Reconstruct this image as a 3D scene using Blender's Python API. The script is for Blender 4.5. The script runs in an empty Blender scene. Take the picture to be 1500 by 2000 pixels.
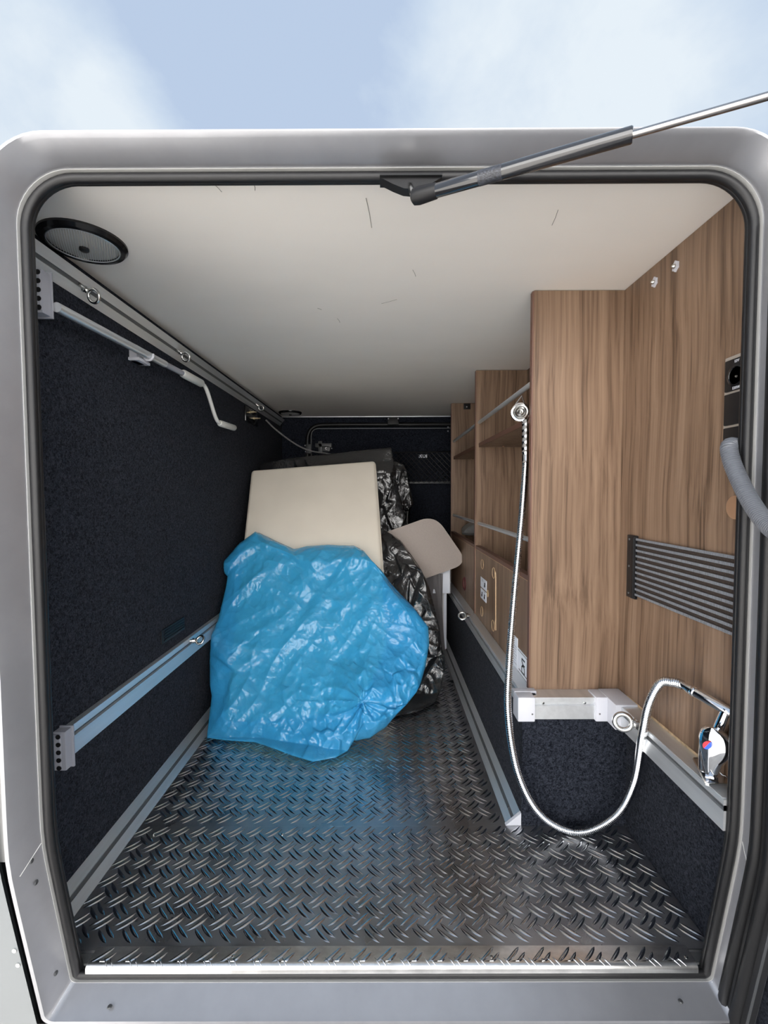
import bpy, bmesh, math, random
import numpy as np
from mathutils import Vector, Matrix, Quaternion

# ------------------------------------------------------------------ camera
S = bpy.context.scene
COL = S.collection
FOC = 870.0                      # focal length in pixels of the 1500 x 2000 frame
PITCH, YAW, ROLL = 0.0434, -0.0018, -0.0037
CZ = 0.806                       # lens height above the garage floor
_F = np.array([math.sin(YAW)*math.cos(PITCH), math.cos(YAW)*math.cos(PITCH), -math.sin(PITCH)])
_R = np.array([math.cos(YAW), -math.sin(YAW), 0.0]); _U = np.cross(_R, _F)
_R, _U = math.cos(ROLL)*_R + math.sin(ROLL)*_U, -math.sin(ROLL)*_R + math.cos(ROLL)*_U
cd = bpy.data.cameras.new('camera'); cam = bpy.data.objects.new('camera', cd); COL.objects.link(cam)
cam.matrix_world = Matrix(((_R[0], _U[0], -_F[0], 0), (_R[1], _U[1], -_F[1], 0), (_R[2], _U[2], -_F[2], CZ), (0, 0, 0, 1)))
cd.sensor_fit = 'VERTICAL'; cd.sensor_height = 24.0; cd.lens = FOC*24/2000; cd.clip_start = 0.01
S.camera = cam

def at(x, y, ax, v):
    """point of the plane <ax> = v seen at a spot of the photograph (used for measuring)"""
    d = _F*FOC + _R*(x-750) + _U*(1000-y); i = 'xyz'.index(ax)
    o = np.array([0, 0, CZ]); return o + d*((v-o[i])/d[i])

# ------------------------------------------------------------------ sky, sun, exposure
W = bpy.data.worlds.new('sky'); S.world = W; W.use_nodes = True
nt = W.node_tree; nt.nodes.clear()
def wn(t, **k):
    n = nt.nodes.new(t)
    for a, b in k.items(): setattr(n, a, b)
    return n
def wl(a, b): nt.links.new(a, b)
tc = wn('ShaderNodeTexCoord')
mp = wn('ShaderNodeMapping'); mp.inputs['Scale'].default_value = (2.6, 2.6, 3.6); mp.inputs['Location'].default_value = (0.35, 0.1, 0.55)
wl(tc.outputs['Generated'], mp.inputs['Vector'])
nz = wn('ShaderNodeTexNoise'); nz.inputs['Scale'].default_value = 1.35; nz.inputs['Detail'].default_value = 6; nz.inputs['Roughness'].default_value = 0.58; nz.inputs['Distortion'].default_value = 0.25
wl(mp.outputs[0], nz.inputs['Vector'])
def blob(d, width):
    v = Vector(d).normalized()
    dp = wn('ShaderNodeVectorMath', operation='DOT_PRODUCT'); wl(tc.outputs['Generated'], dp.inputs[0]); dp.inputs[1].default_value = v
    mr = wn('ShaderNodeMapRange', interpolation_type='SMOOTHSTEP'); mr.inputs['From Min'].default_value = math.cos(width); mr.inputs['From Max'].default_value = 1.0
    wl(dp.outputs['Value'], mr.inputs['Value']); return mr.outputs[0]
acc = None
for d, w_, k in (((0.25, 0.85, 0.72), 0.33, 0.30), ((0.62, 0.85, 0.55), 0.34, 0.06), ((-0.70, 0.8, 0.66), 0.27, 0.38), ((-0.42, 0.8, 0.62), 0.13, 0.20), ((-0.18, 0.8, 0.82), 0.34, -0.22)):
    m = wn('ShaderNodeMath', operation='MULTIPLY'); wl(blob(d, w_), m.inputs[0]); m.inputs[1].default_value = k
    if acc is None: acc = m.outputs[0]
    else:
        a = wn('ShaderNodeMath', operation='ADD'); wl(acc, a.inputs[0]); wl(m.outputs[0], a.inputs[1]); acc = a.outputs[0]
a = wn('ShaderNodeMath', operation='ADD'); wl(acc, a.inputs[0]); wl(nz.outputs[0], a.inputs[1])
cr = wn('ShaderNodeValToRGB'); wl(a.outputs[0], cr.inputs[0])
cr.color_ramp.elements[0].position = 0.42; cr.color_ramp.elements[0].color = (0.50, 0.615, 0.80, 1)
cr.color_ramp.elements[1].position = 0.86; cr.color_ramp.elements[1].color = (0.80, 0.88, 0.95, 1)
e = cr.color_ramp.elements.new(0.62); e.color = (0.62, 0.73, 0.87, 1)
bg = wn('ShaderNodeBackground'); bg.inputs['Strength'].default_value = 1.0; wl(cr.outputs[0], bg.inputs[0])
wo = wn('ShaderNodeOutputWorld'); wl(bg.outputs[0], wo.inputs[0])

sd = bpy.data.lights.new('sun', 'SUN'); sd.energy = 29.0; sd.angle = math.radians(1.5); sd.color = (1.0, 0.975, 0.945)
sun = bpy.data.objects.new('sun', sd); COL.objects.link(sun)
sun.rotation_euler = Vector((0.35, -1.0, -0.85)).to_track_quat('-Z', 'Y').to_euler()   # from behind the left of the vehicle

S.view_settings.view_transform = 'Standard'; S.view_settings.look = 'None'
S.view_settings.gamma = 1.0; S.view_settings.use_curve_mapping = False
S.view_settings.exposure = 0.0
S.cycles.max_bounces = 12; S.cycles.diffuse_bounces = 6; S.cycles.glossy_bounces = 5; S.cycles.transparent_max_bounces = 12
S.cycles.sample_clamp_indirect = 8.0

# ------------------------------------------------------------------ materials
def mat(name, col, rough=0.5, metal=0.0, spec=0.5, noise=None, bump=None, emit=None, coat=0.0, aniso=0.0):
    """procedural principled material; noise=(scale xyz, amount, detail), bump=(scale, strength, distance)"""
    m = bpy.data.materials.new(name); m.use_nodes = True; t = m.node_tree; b = t.nodes['Principled BSDF']
    b.inputs['Base Color'].default_value = (*col, 1); b.inputs['Roughness'].default_value = rough
    b.inputs['Metallic'].default_value = metal; b.inputs['Specular IOR Level'].default_value = spec
    b.inputs['Coat Weight'].default_value = coat
    if emit: b.inputs['Emission Color'].default_value = (*emit[0], 1); b.inputs['Emission Strength'].default_value = emit[1]
    g = t.nodes.new('ShaderNodeNewGeometry')
    if noise:
        mpn = t.nodes.new('ShaderNodeMapping'); mpn.inputs['Scale'].default_value = noise[0]; t.links.new(g.outputs['Position'], mpn.inputs[0])
        n = t.nodes.new('ShaderNodeTexNoise'); n.inputs['Scale'].default_value = 1; n.inputs['Detail'].default_value = noise[2]; n.inputs['Roughness'].default_value = 0.6
        t.links.new(mpn.outputs[0], n.inputs['Vector'])
        r = t.nodes.new('ShaderNodeValToRGB'); t.links.new(n.outputs[0], r.inputs[0])
        lo = [max(0, c*(1-noise[1])) for c in col]; hi = [min(1, c*(1+noise[1])) for c in col]
        r.color_ramp.elements[0].position = 0.32; r.color_ramp.elements[0].color = (*lo, 1)
        r.color_ramp.elements[1].position = 0.68; r.color_ramp.elements[1].color = (*hi, 1)
        t.links.new(r.outputs[0], b.inputs['Base Color'])
        if len(noise) > 3:
            mr = t.nodes.new('ShaderNodeMapRange'); t.links.new(n.outputs[0], mr.inputs[0])
            mr.inputs[1].default_value = 0.3; mr.inputs[2].default_value = 0.7; mr.inputs[3].default_value = noise[3][0]; mr.inputs[4].default_value = noise[3][1]
            t.links.new(mr.outputs[0], b.inputs['Roughness'])
    if bump:
        n = t.nodes.new('ShaderNodeTexNoise'); n.inputs['Scale'].default_value = bump[0]; n.inputs['Detail'].default_value = 3
        t.links.new(g.outputs['Position'], n.inputs['Vector'])
        bp = t.nodes.new('ShaderNodeBump'); bp.inputs['Strength'].default_value = bump[1]; bp.inputs['Distance'].default_value = bump[2]
        t.links.new(n.outputs[0], bp.inputs['Height']); t.links.new(bp.outputs[0], b.inputs['Normal'])
    return m

def wood_mat(name, dark, mid, light):
    m = bpy.data.materials.new(name); m.use_nodes = True; t = m.node_tree; b = t.nodes['Principled BSDF']
    N = t.nodes.new; L = t.links.new
    g = N('ShaderNodeNewGeometry')
    wv = N('ShaderNodeTexNoise'); wv.inputs['Scale'].default_value = 2.2; wv.inputs['Detail'].default_value = 2; L(g.outputs['Position'], wv.inputs['Vector'])
    mx = N('ShaderNodeMixRGB'); mx.blend_type = 'ADD'; mx.inputs[0].default_value = 0.035; L(g.outputs['Position'], mx.inputs[1]); L(wv.outputs['Color'], mx.inputs[2])
    m1 = N('ShaderNodeMapping'); m1.inputs['Scale'].default_value = (150, 150, 2.0); L(mx.outputs[0], m1.inputs[0])
    n1 = N('ShaderNodeTexNoise'); n1.inputs['Scale'].default_value = 1; n1.inputs['Detail'].default_value = 5; n1.inputs['Roughness'].default_value = 0.62; L(m1.outputs[0], n1.inputs['Vector'])
    m2 = N('ShaderNodeMapping'); m2.inputs['Scale'].default_value = (28, 28, 1.0); L(mx.outputs[0], m2.inputs[0])
    n2 = N('ShaderNodeTexNoise'); n2.inputs['Scale'].default_value = 1; n2.inputs['Detail'].default_value = 3; L(m2.outputs[0], n2.inputs['Vector'])
    ad = N('ShaderNodeMixRGB'); ad.inputs[0].default_value = 0.42; L(n1.outputs[0], ad.inputs[1]); L(n2.outputs[0], ad.inputs[2])
    r = N('ShaderNodeValToRGB'); L(ad.outputs[0], r.inputs[0])
    r.color_ramp.elements[0].position = 0.36; r.color_ramp.elements[0].color = (*dark, 1)
    r.color_ramp.elements[1].position = 0.66; r.color_ramp.elements[1].color = (*light, 1)
    e = r.color_ramp.elements.new(0.48); e.color = (*mid, 1)
    L(r.outputs[0], b.inputs['Base Color']); b.inputs['Roughness'].default_value = 0.42; b.inputs['Specular IOR Level'].default_value = 0.35
    return m

def carpet_mat(name, base, fleck):
    m = bpy.data.materials.new(name); m.use_nodes = True; t = m.node_tree; b = t.nodes['Principled BSDF']
    N = t.nodes.new; L = t.links.new
    g = N('ShaderNodeNewGeometry')
    n = N('ShaderNodeTexNoise'); n.inputs['Scale'].default_value = 170; n.inputs['Detail'].default_value = 4; n.inputs['Roughness'].default_value = 0.7; n.inputs['Distortion'].default_value = 1.2
    L(g.outputs['Position'], n.inputs['Vector'])
    r = N('ShaderNodeValToRGB'); L(n.outputs[0], r.inputs[0])
    r.color_ramp.elements[0].position = 0.40; r.color_ramp.elements[0].color = (*base, 1)
    r.color_ramp.elements[1].position = 0.66; r.color_ramp.elements[1].color = (*fleck, 1)
    L(r.outputs[0], b.inputs['Base Color']); b.inputs['Roughness'].default_value = 1.0; b.inputs['Specular IOR Level'].default_value = 0.05
    b.inputs['Sheen Weight'].default_value = 0.02; b.inputs['Sheen Roughness'].default_value = 0.6
    bp = N('ShaderNodeBump'); bp.inputs['Strength'].default_value = 0.8; bp.inputs['Distance'].default_value = 0.002
    L(n.outputs[0], bp.inputs['Height']); L(bp.outputs[0], b.inputs['Normal'])
    return m

def film_mat(name, col, tint, opac, rough, spec=0.6, fine=55):
    """thin plastic film: glossy coat over a tinted sheet that lets part of the light through"""
    m = bpy.data.materials.new(name); m.use_nodes = True; t = m.node_tree; b = t.nodes['Principled BSDF']
    N = t.nodes.new; L = t.links.new; out = t.nodes['Material Output']
    g = N('ShaderNodeNewGeometry')
    b.inputs['Base Color'].default_value = (*col, 1); b.inputs['Roughness'].default_value = rough; b.inputs['Specular IOR Level'].default_value = spec
    n = N('ShaderNodeTexNoise'); n.inputs['Scale'].default_value = fine; n.inputs['Detail'].default_value = 4; n.inputs['Distortion'].default_value = 1.0
    L(g.outputs['Position'], n.inputs['Vector'])
    vo = N('ShaderNodeTexVoronoi'); vo.feature = 'DISTANCE_TO_EDGE'; vo.inputs['Scale'].default_value = fine*0.45
    dv = N('ShaderNodeMixRGB'); dv.blend_type = 'ADD'; dv.inputs[0].default_value = 0.04; L(g.outputs['Position'], dv.inputs[1]); L(n.outputs['Color'], dv.inputs[2])
    L(dv.outputs[0], vo.inputs['Vector'])
    mm = N('ShaderNodeMath'); mm.operation = 'MINIMUM'; L(vo.outputs[0], mm.inputs[0]); mm.inputs[1].default_value = 0.25
    ad = N('ShaderNodeMath'); ad.operation = 'MULTIPLY_ADD'; L(mm.outputs[0], ad.inputs[0]); ad.inputs[1].default_value = 0.9; L(n.outputs[0], ad.inputs[2])
    bp = N('ShaderNodeBump'); bp.inputs['Strength'].default_value = 0.42; bp.inputs['Distance'].default_value = 0.006; b.inputs['Coat Weight'].default_value = 0.7; b.inputs['Coat Roughness'].default_value = 0.10; L(bp.outputs[0], b.inputs['Coat Normal'])
    L(ad.outputs[0], bp.inputs['Height']); L(bp.outputs[0], b.inputs['Normal'])
    tl = N('ShaderNodeBsdfTranslucent'); tl.inputs[0].default_value = (*tint, 1)
    tr = N('ShaderNodeBsdfTransparent'); tr.inputs[0].default_value = (*tint, 1)
    m1 = N('ShaderNodeMixShader'); m1.inputs[0].default_value = 0.7; L(tl.outputs[0], m1.inputs[1]); L(tr.outputs[0], m1.inputs[2])
    m2 = N('ShaderNodeMixShader'); m2.inputs[0].default_value = opac; L(m1.outputs[0], m2.inputs[1]); L(b.outputs[0], m2.inputs[2])
    L(m2.outputs[0], out.inputs['Surface'])
    return m

M = {}
M['carpet'] = carpet_mat('charcoal felt', (0.0040, 0.0050, 0.0085), (0.036, 0.041, 0.055))
M['wood'] = wood_mat('walnut laminate', (0.082, 0.050, 0.031), (0.185, 0.118, 0.077), (0.275, 0.187, 0.127))
M['wood_edge'] = mat('walnut edge band', (0.13, 0.065, 0.045), 0.5)
M['board_edge'] = mat('raw chipboard edge', (0.46, 0.33, 0.20), 0.8, noise=((90, 90, 90), 0.3, 3))
M['ceiling'] = mat('cream ceiling board', (0.84, 0.805, 0.755), 0.55, noise=((1.5, 3, 1), 0.03, 3), bump=(260, 0.06, 0.001))
M['plate'] = mat('chequer plate aluminium', (0.46, 0.465, 0.48), 0.30, 0.95, noise=((9, 7, 1), 0.16, 8, (0.22, 0.46)))
M['rib'] = mat('chequer rib aluminium', (0.60, 0.61, 0.63), 0.14, 1.0)
M['nose'] = mat('worn bright aluminium', (0.80, 0.79, 0.77), 0.28, 1.0, noise=((30, 60, 20), 0.15, 4))
M['alu'] = mat('anodised aluminium', (0.72, 0.74, 0.76), 0.38, 0.75, noise=((60, 3, 60), 0.06, 3))
M['alu_dark'] = mat('dark aluminium and slot shade', (0.16, 0.165, 0.17), 0.5, 0.6)  # dark metal tone, also used to paint shade into the rail slots
M['frame'] = mat('grey painted frame', (0.345, 0.350, 0.372), 0.36, 0.70, noise=((14, 14, 14), 0.05, 4))
M['frame_edge'] = mat('light frame edge', (0.46, 0.46, 0.45), 0.4, 0.2)
M['skin'] = mat('silver body skin', (0.14, 0.155, 0.165), 0.3, 0.3)
M['rubber'] = mat('black rubber', (0.008, 0.008, 0.009), 0.42, 0.0, 0.4, bump=(900, 0.15, 0.001))
M['black'] = mat('black plastic', (0.010, 0.010, 0.011), 0.45, 0.0, 0.3)
M['blackgloss'] = mat('gloss black plastic', (0.008, 0.008, 0.009), 0.15)
M['darkgrey'] = mat('dark grey plastic', (0.055, 0.058, 0.062), 0.4)
M['greyplastic'] = mat('grey plastic', (0.30, 0.31, 0.35), 0.45)
M['white'] = mat('white plastic', (0.56, 0.57, 0.62), 0.4)
M['handle'] = mat('off white crank plastic', (0.62, 0.62, 0.59), 0.45)
M['chrome'] = mat('chrome', (0.82, 0.83, 0.85), 0.07, 1.0)
M['steel'] = mat('zinc steel', (0.66, 0.66, 0.64), 0.22, 1.0)
M['hosesteel'] = mat('chromed hose', (0.66, 0.67, 0.68), 0.13, 1.0)
M['brass'] = mat('brass', (0.75, 0.62, 0.40), 0.3, 1.0)
M['strap'] = mat('grey elastic', (0.17, 0.18, 0.20), 0.9, noise=((900, 900, 60), 0.3, 1))
M['mesh'] = mat('brown black gauze', (0.035, 0.024, 0.019), 0.95, noise=((700, 700, 700), 0.5, 1))
M['beige'] = mat('beige plastic frame', (0.34, 0.30, 0.26), 0.4)
M['cap_wood'] = mat('light brown cover cap', (0.33, 0.19, 0.11), 0.5)
M['rimwood'] = mat('pale cut edge', (0.55, 0.38, 0.22), 0.6)
M['fabric'] = mat('cream mattress fabric', (0.63, 0.58, 0.50), 0.95, 0.0, 0.1, noise=((6, 6, 6), 0.03, 2), bump=(700, 0.25, 0.001))
M['tan'] = mat('taupe board', (0.36, 0.31, 0.28), 0.7, noise=((400, 400, 400), 0.08, 2))
M['tan_edge'] = mat('light board edge', (0.55, 0.49, 0.42), 0.6)
M['card'] = mat('white carton', (0.58, 0.56, 0.56), 0.75, noise=((20, 20, 20), 0.05, 4))
M['paper'] = mat('white label paper', (0.72, 0.75, 0.82), 0.6)
M['ink'] = mat('black print', (0.012, 0.012, 0.016), 0.6)
M['print_red'] = mat('red print', (0.75, 0.02, 0.04), 0.4)
M['print_blue'] = mat('blue print', (0.02, 0.10, 0.70), 0.4)
M['red_dark'] = mat('dark red print', (0.09, 0.016, 0.018), 0.5)
M['lens'] = mat('ribbed silver lens', (0.50, 0.49, 0.47), 0.4, 0.2)
M['hosegrey'] = mat('grey conduit', (0.13, 0.14, 0.16), 0.38)
M['scuff'] = mat('grey scuff', (0.26, 0.25, 0.22), 0.8)
M['ground'] = mat('pale paving', (0.42, 0.405, 0.385), 0.9, noise=((3, 3, 3), 0.12, 5))
M['render'] = mat('pale bounce wall', (0.70, 0.70, 0.70), 0.9, noise=((2, 2, 2), 0.05, 4))
M['blue_film'] = film_mat('blue film', (0.045, 0.36, 0.70), (0.32, 0.80, 0.97), 0.60, 0.20)
M['black_film'] = film_mat('grey black film', (0.022, 0.0225, 0.024), (0.20, 0.20, 0.20), 0.88, 0.15, 0.8)
M['smoke_film'] = film_mat('smoke grey film', (0.16, 0.15, 0.15), (0.55, 0.53, 0.53), 0.55, 0.3)
M['clear_film'] = film_mat('clear film', (0.30, 0.31, 0.31), (0.8, 0.8, 0.8), 0.45, 0.2)
M['cable'] = mat('braided grey cable', (0.16, 0.16, 0.16), 0.7, noise=((300, 300, 300), 0.6, 1))
M['rod'] = mat('dull steel rod', (0.42, 0.40, 0.39), 0.22, 1.0)
M['cyl'] = mat('black lacquered cylinder', (0.016, 0.016, 0.018), 0.16, 0.0, 0.8, coat=0.6)
M['print_grey'] = mat('dull printed label', (0.035, 0.037, 0.045), 0.45, noise=((60, 900, 900), 0.8, 2))

# ------------------------------------------------------------------ mesh helpers
class MB:
    def __init__(s): s.v = []; s.f = []
    def add(s, v, f):
        o = len(s.v); s.v += [tuple(map(float, p)) for p in v]; s.f += [tuple(i+o for i in q) for q in f]; return s
    def box(s, x0, x1, y0, y1, z0, z1, b=0.0, seg=2):
        bm = bmesh.new(); bmesh.ops.create_cube(bm, size=1)
        for w in bm.verts: w.co = Vector(((x0+x1)/2+w.co.x*(x1-x0), (y0+y1)/2+w.co.y*(y1-y0), (z0+z1)/2+w.co.z*(z1-z0)))
        if b > 0: bmesh.ops.bevel(bm, geom=bm.edges[:], offset=b, segments=seg, profile=0.6, affect='EDGES', clamp_overlap=True)
        return s.bm(bm)
    def bm(s, bm):
        bm.verts.ensure_lookup_table()
        for i, w in enumerate(bm.verts): w.index = i
        s.add([w.co[:] for w in bm.verts], [[w.index for w in f.verts] for f in bm.faces]); bm.free(); return s
    def prism(s, poly, ax, a, b):
        """2D polygon extruded along axis ax from a to b (poly in the two other axes, in order)"""
        n = len(poly)
        def P(p, t): return {'x': (t, p[0], p[1]), 'y': (p[0], t, p[1]), 'z': (p[0], p[1], t)}[ax]
        v = [P(p, a) for p in poly] + [P(p, b) for p in poly]
        f = [(i, (i+1) % n, n+(i+1) % n, n+i) for i in range(n)] + [tuple(range(n))[::-1], tuple(range(n, 2*n))]
        bm = bmesh.new(); vs = [bm.verts.new(p) for p in v]
        for q in f: bm.faces.new([vs[i] for i in q])
        bmesh.ops.triangulate(bm, faces=[x for x in bm.faces if len(x.verts) > 4])
        bmesh.ops.recalc_face_normals(bm, faces=bm.faces[:]); return s.bm(bm)
    def tube(s, pts, r, n=10, closed=False, caps=True):
        P = [Vector(p) for p in pts]; m = len(P); rr = r if hasattr(r, '__len__') else [r]*m
        T = []
        for i in range(m):
            a, b = (P[i-1], P[(i+1) % m]) if closed else (P[max(i-1, 0)], P[min(i+1, m-1)])
            T.append((b-a).normalized())
        up = Vector((0, 0, 1)) if abs(T[0].z) < 0.9 else Vector((1, 0, 0))
        nrm = (up - T[0]*up.dot(T[0])).normalized(); v = []; f = []
        for i in range(m):
            nrm = (nrm - T[i]*nrm.dot(T[i])).normalized(); bi = T[i].cross(nrm)
            for k in range(n):
                a = 2*math.pi*k/n; v.append(P[i] + (nrm*math.cos(a)+bi*math.sin(a))*rr[i])
        for i in range(m if closed else m-1):
            j = (i+1) % m
            for k in range(n): f.append((i*n+k, i*n+(k+1) % n, j*n+(k+1) % n, j*n+k))
        if caps and not closed: f.append(tuple(range(n))[::-1]); f.append(tuple((m-1)*n+k for k in range(n)))
        return s.add(v, f)
    def lathe(s, prof, o, ax, n=32):
        """profile [(radius, height)] turned about axis ax at o"""
        ax = Vector(ax).normalized(); up = Vector((0, 0, 1)) if abs(ax.z) < 0.9 else Vector((1, 0, 0))
        a = ax.cross(up).normalized(); b = ax.cross(a); o = Vector(o); v = []; f = []; m = len(prof)
        for r, h in prof:
            for k in range(n):
                t = 2*math.pi*k/n; v.append(o + ax*h + (a*math.cos(t)+b*math.sin(t))*max(r, 1e-5))
        for i in range(m-1):
            for k in range(n): f.append((i*n+k, i*n+(k+1) % n, (i+1)*n+(k+1) % n, (i+1)*n+k))
        f.append(tuple(range(n))[::-1]); f.append(tuple((m-1)*n+k for k in range(n)))
        return s.add(v, f)
    def torus(s, o, nrm, R, r, n=28, k=10):
        nrm = Vector(nrm).normalized(); up = Vector((0, 0, 1)) if abs(nrm.z) < 0.9 else Vector((1, 0, 0))
        a = nrm.cross(up).normalized(); b = nrm.cross(a); o = Vector(o)
        return s.tube([o+(a*math.cos(2*math.pi*i/n)+b*math.sin(2*math.pi*i/n))*R for i in range(n)], r, k, closed=True)
    def grid(s, V, nu, nv):
        o = [(i*nv+j, i*nv+j+1, (i+1)*nv+j+1, (i+1)*nv+j) for i in range(nu-1) for j in range(nv-1)]
        return s.add(V, o)
    def build(s, name, m, parent=None, smooth=40, base=None):
        me = bpy.data.meshes.new(name); v = np.array(s.v)
        if parent is not None: off = np.array(parent['_o'][:])
        else:
            off = np.array(base) if base is not None else np.array([(v[:, 0].min()+v[:, 0].max())/2, (v[:, 1].min()+v[:, 1].max())/2, v[:, 2].min()])
        me.from_pydata([tuple(p) for p in (v-off)], [], s.f); me.update()
        bm = bmesh.new(); bm.from_mesh(me); bmesh.ops.recalc_face_normals(bm, faces=bm.faces[:]); bm.to_mesh(me); bm.free()
        me.materials.append(M[m] if isinstance(m, str) else m)
        if smooth: me.polygons.foreach_set('use_smooth', [True]*len(me.polygons)); me.set_sharp_from_angle(angle=math.radians(smooth))
        o = bpy.data.objects.new(name, me); COL.objects.link(o)
        if parent is not None: o.parent = parent
        else: o.location = off
        o['_o'] = [float(x) for x in off]; return o

def tag(o, label, cat, group=None):
    o['label'] = label; o['category'] = cat
    if group: o['group'] = group
    return o
def thing(name, label, cat, loc, group=None):
    o = bpy.data.objects.new(name, None); COL.objects.link(o); o.location = loc; o['_o'] = [float(x) for x in loc]; o.empty_display_size = 0.03
    return tag(o, label, cat, group)
def struct(o): o['kind'] = 'structure'; return o
def copy_tree(o, delta, parent=None):
    c = o.copy(); COL.objects.link(c); c.parent = parent
    if parent is None: c.location = Vector(o.location)+Vector(delta)
    for ch in [x for x in o.children]: copy_tree(ch, delta, c)
    return c
def spline(pts, n):
    """Catmull-Rom through pts, resampled to n even steps"""
    P = np.array(pts, float); Q = np.vstack([2*P[0]-P[1], P, 2*P[-1]-P[-2]]); out = []
    for i in range(len(P)-1):
        a, b, c, d = Q[i:i+4]
        for t in np.linspace(0, 1, 24, endpoint=False):
            out.append(0.5*((2*b)+(c-a)*t+(2*a-5*b+4*c-d)*t*t+(3*b-a-3*c+d)*t**3))
    out.append(P[-1]); out = np.array(out)
    L = np.r_[0, np.cumsum(np.linalg.norm(np.diff(out, axis=0), axis=1))]
    s = np.linspace(0, L[-1], n); return np.stack([np.interp(s, L, out[:, k]) for k in range(3)], 1)
def text_mesh(body, size, origin, right, up, depth=0.0004, center=True):
    cu = bpy.data.curves.new('t', 'FONT'); cu.body = body; cu.size = size; cu.extrude = depth; cu.resolution_u = 3
    if center: cu.align_x = 'CENTER'; cu.align_y = 'CENTER'
    ob = bpy.data.objects.new('t', cu); COL.objects.link(ob)
    dg = bpy.context.evaluated_depsgraph_get(); me = bpy.data.meshes.new_from_object(ob.evaluated_get(dg))
    r = Vector(right).normalized(); u = Vector(up).normalized(); n = r.cross(u)
    v = [Vector(origin)+r*p.co.x+u*p.co.y+n*p.co.z for p in me.vertices]; f = [tuple(p.vertices) for p in me.polygons]
    bpy.data.objects.remove(ob); bpy.data.curves.remove(cu); bpy.data.meshes.remove(me)
    return MB().add(v, f)

# ------------------------------------------------------------------ dimensions of the garage
H = 1.286                    # ceiling
XL, XR = -0.645, 0.573       # carpeted left wall, wood wall on the right
YB = 2.82                    # back wall
Y0 = 0.690                   # where the lining starts behind the door seal
XC, YC = 0.362, 1.081        # cabinet fronts, face of the end panel
XA, YA = 0.327, 1.043        # felt plinth under the cabinets
XN = 0.577                   # felt under the wood wall

# ------------------------------------------------------------------ structure
g = MB().box(-14, 14, -16, 12, -0.62, -0.60).build('ground', 'ground', base=(0, 0, -0.62)); struct(g)
struct(MB().box(-16, 16, -8.3, -8.0, -0.60, 6.4).box(-16.2, 16.2, -8.4, -7.9, 6.4, 6.6).build('wall_added_bounce', 'render', smooth=0))  # unseen wall, added to bounce sunlight into the opening
wl_ = struct(MB().box(XL-0.03, XL, Y0, YB+0.03, -0.02, H+0.02).build('wall_left', 'carpet', smooth=0))
struct(MB().box(XL, 0.66, YB, YB+0.03, -0.02, H+0.02).build('wall_back', 'carpet', smooth=0))
ceil = struct(MB().box(XL, 0.66, Y0, YB, H, H+0.025).build('ceiling', 'ceiling', smooth=0))
wr = struct(MB().box(XN, 0.66, Y0+0.004, YA+0.02, -0.02, 0.312).box(XA, 0.66, YA, YB, -0.02, 0.275).build('wall_right', 'carpet', smooth=0))
wp = MB().box(XR, 0.60, Y0, YC+0.02, 0.309, H-0.001).build('wood_panel', 'wood', wr, smooth=0)
MB().box(XR-0.0015, XR, Y0, 1.036, 0.3192, 0.3245).build('panel_edge', 'board_edge', wr, smooth=0)
edge = MB().box(XL, XN, YB-0.004, YB-0.001, H-0.006, H-0.001).build('edge_trim', 'alu', ceil, smooth=0)
# scuffs on the ceiling
for (x0, y0, x1, y1) in ((418, 360, 433, 375), (715, 387, 726, 445), (496, 360, 498, 372), (745, 593, 775, 585), (620, 602, 628, 605), (659, 622, 664, 630), (806, 527, 812, 540), (1078, 440, 1090, 410)):
    p = at(x0, y0, 'z', H-0.0004); q = at(x1, y1, 'z', H-0.0004)
    MB().tube([p, (p+q)/2+np.array([0.0008, 0, 0]), q], 0.0005, 4).build('scuff_mark', 'scuff', ceil)

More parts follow.
